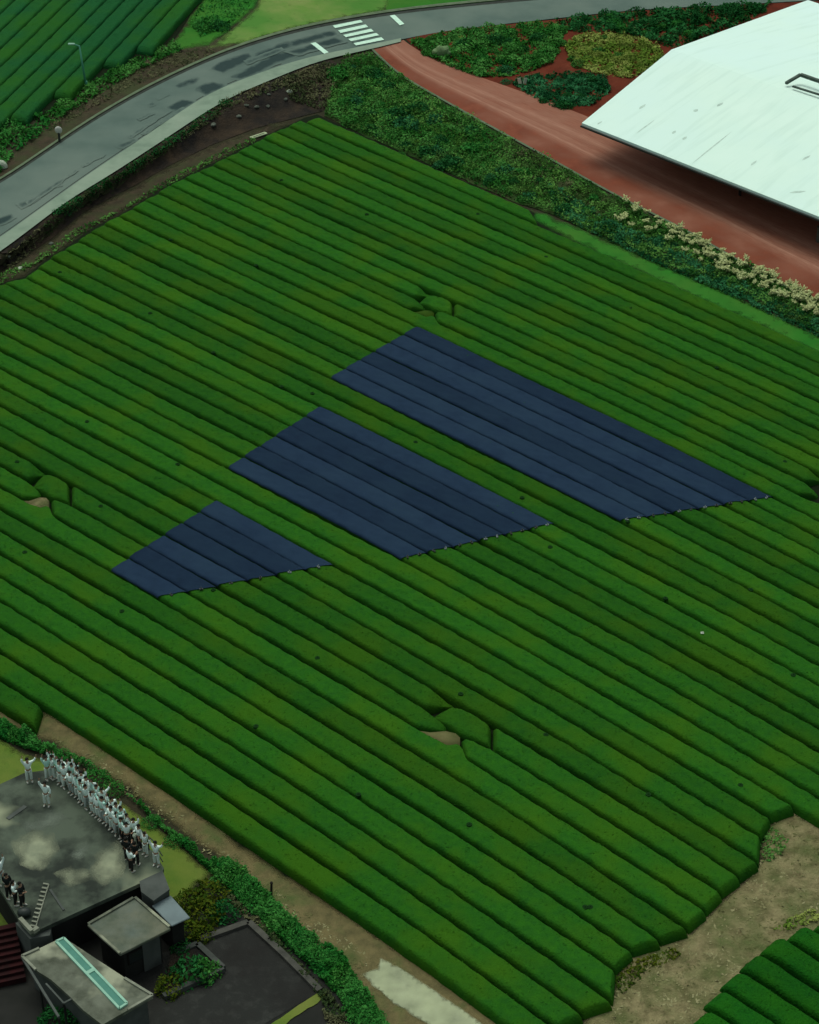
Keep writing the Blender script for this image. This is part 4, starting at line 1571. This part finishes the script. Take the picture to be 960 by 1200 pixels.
for i, (m, u, v, s, lab) in enumerate([
        ('leaf_d', 545, 50, 1.3, 'dark round shrub in the left garden bed behind the pale stone'), ('leaf_y', 540, 44, .9, 'yellowish shrub at the road side of the left garden bed'),
        ('leaf_d', 580, 46, 1.5, 'dark round shrub near the road in the left garden bed'), ('leaf', 605, 58, 1.6, 'wide green shrub in the middle of the left garden bed'),
        ('leaf_b', 560, 66, 1.4, 'bright green shrub above the red path in the left garden bed'), ('leaf_t', 592, 80, 1.2, 'bluish shrub at the lower edge of the left garden bed'),
        ('leaf_d', 630, 44, 1.5, 'dark shrub at the right end of the left garden bed'), ('leaf', 636, 66, 1.2, 'green shrub beside the curved red soil strip'),
        ('leaf_d', 680, 30, 1.5, 'dark shrub in the roadside bed above the yellow flower bed'), ('leaf_b', 720, 26, 1.4, 'bright green shrub in the roadside bed above the yellow flower bed'),
        ('leaf_d', 760, 26, 1.6, 'dark shrub in the roadside bed left of the white roof'), ('leaf_d', 810, 20, 1.7, 'tall dark shrub close above the white roof edge'),
        ('leaf_d', 855, 12, 1.9, 'largest dark shrub beside the upper road at the white roof'), ('leaf_t', 640, 106, 1.2, 'teal shrub in the lower garden bed beside the white roof'),
        ('leaf_t', 685, 104, 1.3, 'teal shrub in the lower bed nearest the white roof corner'), ('leaf_y', 700, 62, 1.1, 'yellow green clump in the left part of the yellow flower bed'),
        ('leaf_y', 735, 66, 1.2, 'yellow green clump in the right part of the yellow flower bed')]):
    shrub('g', m, u, v + 4, s * .7, lab, BG, n=600, leaf=.19)
shrub('g', 'leaf_t', 593, 97, .55, 'small round bluish shrub on red soil at the red path edge', BG)
shrub('g', 'leaf_b', 243, 32, 1.35, 'dark glossy round shrub alone on the lawn beyond the road', None, z=1.3)
shrub('g', 'leaf_d', 256, 33, 1.0, 'lower dark shrub touching the round shrub on the lawn', None, z=1.3)

r = random.Random(22)
for bed, ms, n_, lab in ((bedA, ['leaf', 'leaf_d', 'leaf_b', 'leaf'], 26, 'small clump in the left garden bed beside the road'), (bedB, ['leaf_d', 'leaf', 'leaf_b', 'leaf_d'], 22, 'small clump in the roadside bed above the yellow flower bed'),
                    (bedC, ['leaf_y', 'leaf_y', 'leaf_w'], 14, 'yellow green clump in the round flower bed'), (bedD, ['leaf_t', 'leaf_d'], 9, 'teal clump in the lower garden bed at the red path')):
    q_ = 0
    bb = np.array(bed, float)
    while q_ < n_:
        u, v = r.uniform(bb[:, 0].min(), bb[:, 0].max()), r.uniform(bb[:, 1].min(), bb[:, 1].max())
        if inside(bed, np.array([(u, v)]))[0]:
            q_ += 1
            shrub('c', r.choice(ms), u, v + 2, r.uniform(.4, .85), lab, lab.replace('clump', 'clumps'), n=560, squash=.75, leaf=.24, name='garden_clump', cat='plant')
# weeds on both road banks
cover('weeds', [(-100, 240), (0, 152), (55, 132), (60, 150), (20, 178), (0, 205), (-100, 260)], 'leaf_b', 3600, .9, .34, 61, .07)
cover('weeds', [(52, 138), (85, 104), (118, 92), (160, 70), (205, 52), (215, 60), (165, 82), (128, 104), (85, 130), (64, 146)], 'leaf', 3200, .7, .30, 62, .08)
cover('weeds', [(60, 140), (120, 100), (180, 68), (240, 56), (255, 62), (200, 84), (150, 104), (90, 138), (55, 158)], 'leaf_dry', 1400, .35, .24, 63, .10)
cover('weeds', [(5, 302), (83, 238), (133, 208), (200, 165), (267, 115), (320, 95), (380, 74), (396, 76), (390, 95), (330, 104), (280, 122), (225, 158), (150, 212), (90, 250), (10, 318)], 'leaf_dry', 3600, .35, .24, 64, .09)
cover('weeds', [(60, 250), (133, 206), (200, 163), (260, 118), (275, 118), (225, 155), (160, 200), (80, 255)], 'leaf_d', 1700, .4, .24, 65, .09)
cover('weeds', [(330, 92), (380, 74), (400, 76), (394, 108), (378, 130), (340, 118)], 'leaf_dry', 1800, .5, .26, 66, .10)
cover('weeds', [(0, 322), (40, 305), (90, 268), (140, 246), (200, 208), (260, 178), (300, 160), (300, 166), (200, 216), (110, 266), (50, 306), (0, 334)], 'leaf_w', 1300, .3, .22, 67, .12)
cover('weeds', [(250, -10), (300, -10), (290, 12), (265, 32), (235, 44), (222, 30), (236, 6)], 'leaf_b', 1100, .35, .26, 68, .08)

cover('dry_grass', [(700, 1200), (745, 1122), (800, 1100), (870, 1040), (905, 965), (935, 955), (1000, 985), (1060, 1040), (960, 1075), (900, 1105), (850, 1150), (815, 1200)], 'tuft', 1100, .07, .22, 81, .09, 2.5)
cover('dry_grass', [(715, 1150), (735, 1130), (790, 1112), (800, 1120), (760, 1140), (730, 1165)], 'leaf_o', 420, .25, .2, 82, .1)
cover('dry_grass', [(890, 985), (905, 970), (925, 985), (915, 1005), (895, 1012)], 'leaf_w', 300, .22, .18, 83, .1)
cover('dry_grass', [(905, 1090), (930, 1074), (965, 1062), (1000, 1070), (960, 1080), (925, 1090)], 'leaf_y', 420, .25, .2, 84, .1)
cover('dry_grass', [(55, 862), (110, 884), (200, 945), (320, 1035), (430, 1118), (430, 1150), (330, 1070), (220, 985), (120, 912)], 'tuft', 600, .06, .2, 85, .09, 2.5)
# bright green hedge of weeds beside the terrace lawn
hedge = [(-40, 830), (0, 848), (25, 856), (60, 880), (100, 896), (140, 926), (180, 956), (215, 986), (246, 1011), (262, 1006), (290, 1026), (320, 1056), (350, 1086), (400, 1121), (430, 1166), (460, 1215),
         (425, 1215), (395, 1166), (350, 1122), (315, 1088), (285, 1062), (262, 1038), (240, 1016), (190, 972), (155, 938), (120, 910), (80, 890), (35, 880), (0, 866), (-40, 850)]
cover('ground_cover', hedge, 'leaf_b', 34000, .75, .17, 71, .07)
HG = 'leafy clumps in the green strip between lawn and dirt track'
hs = [(18, 858, .7), (70, 884, .8), (112, 908, .9), (132, 922, .8), (178, 960, .7), (205, 982, .7), (268, 1022, 1.1), (285, 1040, 1.0), (300, 1052, .9), (330, 1082, 1.0), (352, 1100, .9), (378, 1122, 1.0), (402, 1146, 1.0), (420, 1176, 1.1), (432, 1196, 1.0)]
for i, (u, v, s) in enumerate(hs):
    shrub('h', 'leaf_b' if i % 3 else 'leaf', u, v + 5, s, f'green clump in the strip between lawn and dirt track, {ORD[i]} from the left', HG, n=620, leaf=.15)
cover('ground_cover', [(262, 1042), (300, 1075), (345, 1122), (392, 1172), (420, 1215), (385, 1215), (376, 1170), (330, 1118), (295, 1082), (268, 1060)], 'leaf_dry', 1800, .35, .2, 72, .09)
# olive shrubs by the huts
OG = 'olive shrubs around the dark courtyard'
for u, v, s, m, lab in ((222, 1052, .9, 'leaf_o', 'olive shrub at the tip of the lawn beside the blue-grey roof'), (246, 1046, 1.0, 'leaf_o', 'olive shrub behind the courtyard kerb, nearest the green strip'),
                        (238, 1068, 1.1, 'leaf_o', 'olive shrub in the middle of the bed behind the courtyard kerb'), (262, 1066, 1.0, 'leaf_d', 'dark shrub at the corner of the courtyard kerb'),
                        (216, 1086, 1.0, 'leaf_o', 'olive shrub just right of the blue-grey shed roof'), (238, 1090, .8, 'leaf_o', 'small olive shrub close above the courtyard kerb'),
                        (212, 1108, .8, 'leaf_d', 'dark shrub at the top corner of the kerbed planter'), (200, 1152, .9, 'leaf_o', 'yellowish shrub at the left end of the kerbed planter'),
                        (222, 1138, 1.1, 'leaf_d', 'dark green shrub in the middle of the kerbed planter'), (242, 1136, .8, 'leaf', 'fresh green shrub at the right end of the kerbed planter'),
                        (66, 1196, 1.2, 'leaf_d', 'dark shrub under the pergola at the lower picture edge'), (88, 1198, 1.0, 'leaf_d', 'dark shrub below the low house wall at the lower picture edge')):
    shrub('o', m, u, v + 6, s, lab, OG, n=420, squash=.95, leaf=.24)

# ------------------------------------------------------------------ stones and roadside things
SG2 = 'pale stones on the dark bank below the pavement'
stones = [(340, 108, .42, 'largest pale stone on the dark bank below the pavement'), (335, 117, .3, 'grey stone just below the largest pale stone on the bank'), (289, 124, .3, 'yellowish stone, leftmost of three in a row on the bank'),
          (301, 126, .33, 'middle stone of the three in a row on the dark bank'), (314, 125, .28, 'rightmost stone of the three in a row on the bank'), (280, 137, .3, 'stone alone below the three in a row on the bank'),
          (250, 147, .38, 'broad grey stone on the lower bank near the brown margin'), (315, 111, .25, 'small stone high on the bank below the pavement edge'), (24, 315, .3, 'whitish stone at the left corner of the tea field'),
          (10, 301, .28, 'small stone beside the pavement at the left picture edge'), (60, 286, .28, 'small stone on the brown margin of the tea field')]
for i, (u, v, s, lab) in enumerate(stones):
    bm = bmesh.new()
    add_ball(bm, (0, 0, .25), (1, .8, .6), 2)
    for vt in bm.verts:
        vt.co *= 1 + .35 * noise.noise(vt.co * 1.3 + Vector((i * 5.1, 0, 0)))
    o = link('stone', bm_mesh('stone', bm), M['stone_w'] if i in (0, 8) else M['stone'])
    o.location = W(u, v)
    o.scale = (s * .8, s * .8, s * .7)
    o.rotation_euler = (0, 0, i * 1.3)
    tag(o, lab, 'stone', SG2)
bm = bmesh.new()
a, b = P(294, 160.5, .2), P(312, 154.5, .2)
add_bar(bm, a - a, b - a, .42, .08)
add_bar(bm, Vector((.2, .12, .08)), (b - a) * .8 + Vector((.1, .1, .08)), .12, .08)
o = link('board', bm_mesh('board', bm), M['plank'])
o.location = (a.x, a.y, .1)
tag(o, 'bleached board lying at the head of the tea rows below the bank', 'board')
bm = bmesh.new()
add_ball(bm, (0, 0, .3), (.5, .4, .45), 2)
for vt in bm.verts:
    vt.co *= 1 + .3 * noise.noise(vt.co * 1.5)
o = link('stone', bm_mesh('stone', bm), M['stone_w'])
o.location = W(3, 197)
tag(o, 'whitish stone at the left picture edge above the road', 'stone')
# pale boulder sign by the path
c = W(517, 66)
bm = bmesh.new()
add_ball(bm, (0, 0, .45), (.85, .45, .65), 3)
add_ball(bm, (.7, -.1, .25), (.35, .3, .45), 2)
for vt in bm.verts:
    vt.co *= 1 + .22 * noise.noise(vt.co * 1.8)
o = link('boulder', bm_mesh('boulder', bm), mat('mossy_pale_stone', (.19, .29, .14), .9, (.13, .22, .09), 2.0, 5, bump=.5, bscale=6))
o.location = c
tag(o, 'pale mossy boulder beside the red path near the crosswalk', 'boulder')
# small white two-leaved garden sign
c = W(612, 103)
r = empty('garden_sign', c, 'small white two-panelled sign on a dark post at the red path', 'sign')
bm = bmesh.new()
add_tube(bm, (0, 0, -.02), (0, 0, .75), .04, .04, 8)
link('post', bm_mesh('post', bm), M['darkmetal'], r)
for sx in (-1, 1):
    bm = bmesh.new()
    add_box(bm, (sx * .27, 0, .72), (.34, .05, .55), Matrix.Rotation(sx * .5, 4, 'Z') @ Matrix.Rotation(sx * .25, 4, 'Y'))
    link('panel', bm_mesh('panel', bm), M['stone_w'], r)
# street lamp
c = W(101, 101)
r = empty('street_lamp', c, 'slim green street lamp beyond the road with an arm to the left', 'street lamp')
top = P(97.5, 58.5, 0)
hl = 4.0
bm = bmesh.new()
add_tube(bm, (0, 0, -.02), (-.28, 0, hl), .12, .07, 10)
link('pole', bm_mesh('pole', bm, True), M['pole'], r)
bm = bmesh.new()
add_tube(bm, (0, 0, -.01), (0, 0, .5), .2, .16, 10)
link('base', bm_mesh('base', bm), M['pole'], r)
bm = bmesh.new()
add_tube(bm, (-.28, 0, hl - .05), (-.75, 0, hl + .14), .07, .06, 8)
link('arm', bm_mesh('arm', bm), M['pole'], r)
bm = bmesh.new()
add_box(bm, (-1.0, 0, hl + .17), (.62, .26, .13))
bmesh.ops.bevel(bm, geom=bm.edges[:], offset=.04, segments=2, affect='EDGES')
link('lamp_head', bm_mesh('lamp_head', bm), M['polehead'], r)
# marker post
c = W(70, 166)
r = empty('marker_post', c, 'short dark post with a round pale head at the far road edge', 'marker post')
bm = bmesh.new()
add_tube(bm, (0, 0, -.02), (0, 0, 1.0), .12, .10, 8)
link('post', bm_mesh('post', bm), M['darkmetal'], r)
bm = bmesh.new()
add_ball(bm, (0, 0, 1.12), (.34, .14, .36), 2)
link('head', bm_mesh('head', bm, True), M['palemark'], r)
bm = bmesh.new()
add_tube(bm, (0, 0, -.02), (.05, 0, 1.0), .07, .06, 8)
add_ball(bm, (.05, 0, 1.03), (.10, .10, .08), 1)
o = link('stake', bm_mesh('stake', bm), M['wood'])
o.location = P(318, 1051, 0)
tag(o, 'short dark stake between the green strip and the dirt track', 'stake')


# ------------------------------------------------------------------ people
def skin_mesh(name, verts, edges, radii, root=0, sub=1):
    me = bpy.data.meshes.new('tmp')
    me.from_pydata(verts, edges, [])
    o = bpy.data.objects.new('tmp', me)
    COL.objects.link(o)
    sk = o.modifiers.new('skin', 'SKIN')
    sk.use_smooth_shade = True
    for i, rr in enumerate(radii):
        d = me.skin_vertices[0].data[i]
        d.radius = (rr, rr) if not isinstance(rr, tuple) else rr
        d.use_root = (i == root)
    ss = o.modifiers.new('sub', 'SUBSURF')
    ss.levels = ss.render_levels = sub
    bpy.context.view_layer.update()
    dg = bpy.context.evaluated_depsgraph_get()
    out = bpy.data.meshes.new_from_object(o.evaluated_get(dg))
    out.name = name
    bpy.data.objects.remove(o)
    bpy.data.meshes.remove(me)
    return out


def person_meshes(pose):
    """facing -Y; returns body, shirt, trousers, hair meshes"""
    arm = {'up': [(.20, 0, 1.38), (.30, -.04, 1.62), (.26, -.06, 1.88), (.25, -.07, 1.97)],
           'wide': [(.20, 0, 1.38), (.40, -.03, 1.52), (.50, -.05, 1.77), (.52, -.06, 1.86)],
           'down': [(.20, 0, 1.37), (.26, .01, 1.10), (.27, -.06, .86), (.27, -.08, .78)],
           'front': [(.20, 0, 1.37), (.25, -.08, 1.14), (.14, -.30, 1.20), (.10, -.37, 1.24)]}
    L_, R_ = {0: ('up', 'up'), 1: ('wide', 'up'), 2: ('down', 'up'), 3: ('down', 'front'), 4: ('wide', 'wide')}[pose]
    V = [(0, 0, .93), (0, 0, 1.10), (0, .01, 1.32), (0, .01, 1.43), (0, 0, 1.50), (0, -.01, 1.58), (0, 0, 1.66)]
    R = [(.13, .10), (.12, .09), (.15, .10), .06, .05, (.085, .10), (.065, .08)]
    E = [(0, 1), (1, 2), (2, 3), (3, 4), (4, 5), (5, 6)]
    for sx in (-1, 1):
        i = len(V)
        V += [(sx * .10, 0, .86), (sx * .11, -.02, .48), (sx * .12, .02, .09), (sx * .13, -.12, .04)]
        R += [.085, .058, .04, .035]
        E += [(0, i), (i, i + 1), (i + 1, i + 2), (i + 2, i + 3)]
    hands = []
    for sx, kind in ((1, L_), (-1, R_)):
        a = [(sx * x, y, z) for x, y, z in arm[kind]]
        i = len(V)
        V += a
        R += [.055, .042, .030, (.034, .018)]
        E += [(2, i), (i, i + 1), (i + 1, i + 2), (i + 2, i + 3)]
        hands.append((sx, Vector(a[2]), Vector(a[3])))
    body = skin_mesh('body', V, E, R)
    bm = bmesh.new()
    bm.from_mesh(body)
    for sx, wv, hv in hands:                        # four fingers and a thumb on each palm
        d = (hv - wv).normalized()
        sd_ = Vector((1, 0, 0)) if abs(d.x) < .8 else Vector((0, 0, 1))
        sd_ = (sd_ - d * sd_.dot(d)).normalized()
        fw = d.cross(sd_)
        for f, l in ((-1.5, .058), (-.5, .075), (.5, .08), (1.5, .07)):
            b0 = hv + sd_ * f * .017 - d * .01
            b1 = b0 + d * l * .55 + sd_ * f * .004
            b2 = b1 + d * l * .4 - fw * .012
            add_tube(bm, b0, b1, .009, .008, 5)
            add_tube(bm, b1, b2, .008, .006, 5)
        t0 = wv.lerp(hv, .7) + sd_ * (-sx) * .02
        add_tube(bm, t0, t0 + d * .04 + sd_ * (-sx) * .04, .011, .008, 5)
    add_ball(bm, (0, -.105, 1.575), (.014, .022, .02), 1)     # nose, ears, eyes
    for sx in (-1, 1):
        add_ball(bm, (sx * .088, 0, 1.58), (.012, .022, .032), 1)
    bm.to_mesh(body)
    bm.free()
    # shirt: torso and upper arms
    V = [(0, 0, .90), (0, 0, 1.10), (0, .01, 1.32), (0, .01, 1.42)]
    R = [(.165, .125), (.155, .12), (.18, .13), .075]
    E = [(0, 1), (1, 2), (2, 3)]
    for sx, kind in ((1, L_), (-1, R_)):
        a = [Vector((sx * x, y, z)) for x, y, z in arm[kind]]
        i = len(V)
        V += [tuple(a[0]), tuple(a[1]), tuple(a[1].lerp(a[2], .7))]
        R += [.078, .064, .055]
        E += [(2, i), (i, i + 1), (i + 1, i + 2)]
    shirt = skin_mesh('shirt', V, E, R)
    V = [(0, 0, .96)]
    R = [(.15, .115)]
    E = []
    for sx in (-1, 1):
        i = len(V)
        V += [(sx * .10, 0, .84), (sx * .115, -.02, .48), (sx * .125, .02, .12)]
        R += [.105, .085, .07]
        E += [(0, i), (i, i + 1), (i + 1, i + 2)]
    trs = skin_mesh('trousers', V, E, R)
    bm = bmesh.new()
    add_ball(bm, (0, .018, 1.615), (.105, .118, .115), 3)
    for vt in list(bm.verts):
        if vt.co.y < -.045 and vt.co.z < 1.645 or vt.co.z < 1.52:
            bm.verts.remove(vt)
    hair = bm_mesh('hair', bm, True)
    bm = bmesh.new()
    for sx in (-1, 1):
        add_ball(bm, (sx * .13, -.07, .045), (.055, .14, .05), 2)
    shoes = bm_mesh('shoes', bm, True)
    return body, shirt, trs, hair, shoes


POSES = {}
for p_ in range(5):
    b_, s_, t_, h_, f_ = person_meshes(p_)
    b_.materials.clear()
    b_.materials.append(M['skin'])
    h_.materials.append(M['hair'])
    f_.materials.append(M['shoe'])
    POSES[p_] = (b_, s_, t_, h_, f_)
VARS = {}


def dressed(pose, part, m):
    key = (pose, part, m)
    if key not in VARS:
        me = POSES[pose][part].copy()
        me.materials.clear()
        me.materials.append(M[m])
        VARS[key] = me
    return VARS[key]


def person(u, v, pose, top, legs, label, group, rz=0.0, s=1.0, z=ZD):
    r = empty('person', P(u, v, z), label, 'person', group, rz)
    r.scale = (s, s, s)
    link('body', POSES[pose][0], None, r)
    link('shirt', dressed(pose, 1, top), None, r)
    link('trousers', dressed(pose, 2, legs), None, r)
    link('hair', POSES[pose][3], None, r)
    link('shoes', POSES[pose][4], None, r)
    return r


CG = 'crowd in white along the terrace edge'
tops = {'shirt': 'white shirt', 'shirt_m': 'mint shirt', 'coat': 'black jacket'}
bots = {'trs_p': 'pale trousers', 'trs_d': 'dark trousers', 'trs_g': 'grey trousers'}
acts = {0: 'both arms raised', 1: 'arms raised, one held wide', 2: 'one arm raised', 3: 'one hand held in front', 4: 'both arms spread wide'}
arc = [(57, 913), (63, 912), (69, 913), (75, 914), (81, 917), (87, 921), (93, 926), (98, 931), (103, 936), (109, 941), (115, 946), (121, 951), (127, 956), (133, 961), (139, 967), (145, 974), (151, 980), (158, 987), (165, 994), (172, 1002)]
front = [(71, 919), (78, 923), (85, 929), (91, 935), (97, 941), (103, 947), (109, 953), (115, 958), (121, 962), (127, 967), (133, 972), (139, 978), (144, 984), (150, 990)]
r = random.Random(11)
for i, (u, v) in enumerate(arc):
    ps = [0, 1, 0, 2, 0, 4, 1, 0, 3, 2, 0, 1, 0, 3, 0, 2, 1, 0, 3, 0][i]
    tp = 'shirt' if i % 5 else 'shirt_m'
    bt = 'trs_d' if i in (16, 17, 18) else ['trs_p', 'trs_p', 'trs_g', 'trs_p'][i % 4]
    person(u + r.uniform(-1, 1), v + r.uniform(-1, 1), ps, tp, bt, f'terrace person in {tops[tp]}, {acts[ps]}, {ORD[i]} from left, back row', CG, r.uniform(-1.2, .8), r.uniform(.92, 1.06))
for i, (u, v) in enumerate(front):
    ps = [2, 0, 3, 0, 1, 0, 2, 0, 4, 0, 3, 1, 2, 0][i]
    tp = 'shirt' if i % 4 else 'shirt_m'
    bt = 'trs_d' if i in (12, 13) else ['trs_p', 'trs_p', 'trs_g'][i % 3]
    person(u + r.uniform(-1, 1), v + r.uniform(-1, 1), ps, tp, bt, f'terrace person in {tops[tp]}, {acts[ps]}, {ORD[i]} from left, front row', CG, r.uniform(-1.2, .8), r.uniform(.92, 1.06))
person(35, 916, 1, 'shirt', 'trs_p', 'person in white shirt standing apart at the left beside the lawn', CG, .3)
person(55.5, 944, 2, 'shirt', 'trs_p', 'person in white shirt alone in front of the row on the terrace', CG, -.2)
person(184, 1014, 1, 'shirt', 'trs_p', 'person in white shirt with raised arms at the right terrace corner', CG, -.4)
person(150, 1009, 3, 'coat', 'trs_d', 'person in black jacket, left one of two dark figures in front of the crowd', CG, 2.6)
person(160, 1014, 2, 'coat', 'trs_d', 'person in black jacket, right one of two dark figures in front of the crowd', CG, 2.8)
person(154, 1021, 3, 'shirt', 'trs_d', 'person in white shirt and dark trousers nearest the front terrace edge', CG, 2.2)
person(19, 1060, 3, 'shirt', 'trs_d', 'person in white shirt between two dark figures at the left terrace corner', CG, 1.5)
person(27, 1062, 3, 'coat', 'trs_d', 'person in black jacket right of the white shirt at the left terrace corner', CG, 1.2)
person(11, 1052, 2, 'coat', 'trs_d', 'person in black jacket left of the white shirt at the left terrace corner', CG, 1.0)
person(2, 1036, 0, 'shirt', 'trs_g', 'person in white shirt with raised arms cut by the left picture edge', CG, .8)
bm = bmesh.new()
add_ball(bm, (0, 0, .25), (.38, .28, .26), 2)
add_tube(bm, (-.15, 0, .42), (.15, 0, .42), .03, .03, 6)
o = link('bag', bm_mesh('bag', bm, True), M['darkmetal'])
o.location = P(29, 1073, ZD)
tag(o, 'dark bag on the terrace at the left corner behind the coping', 'bag')
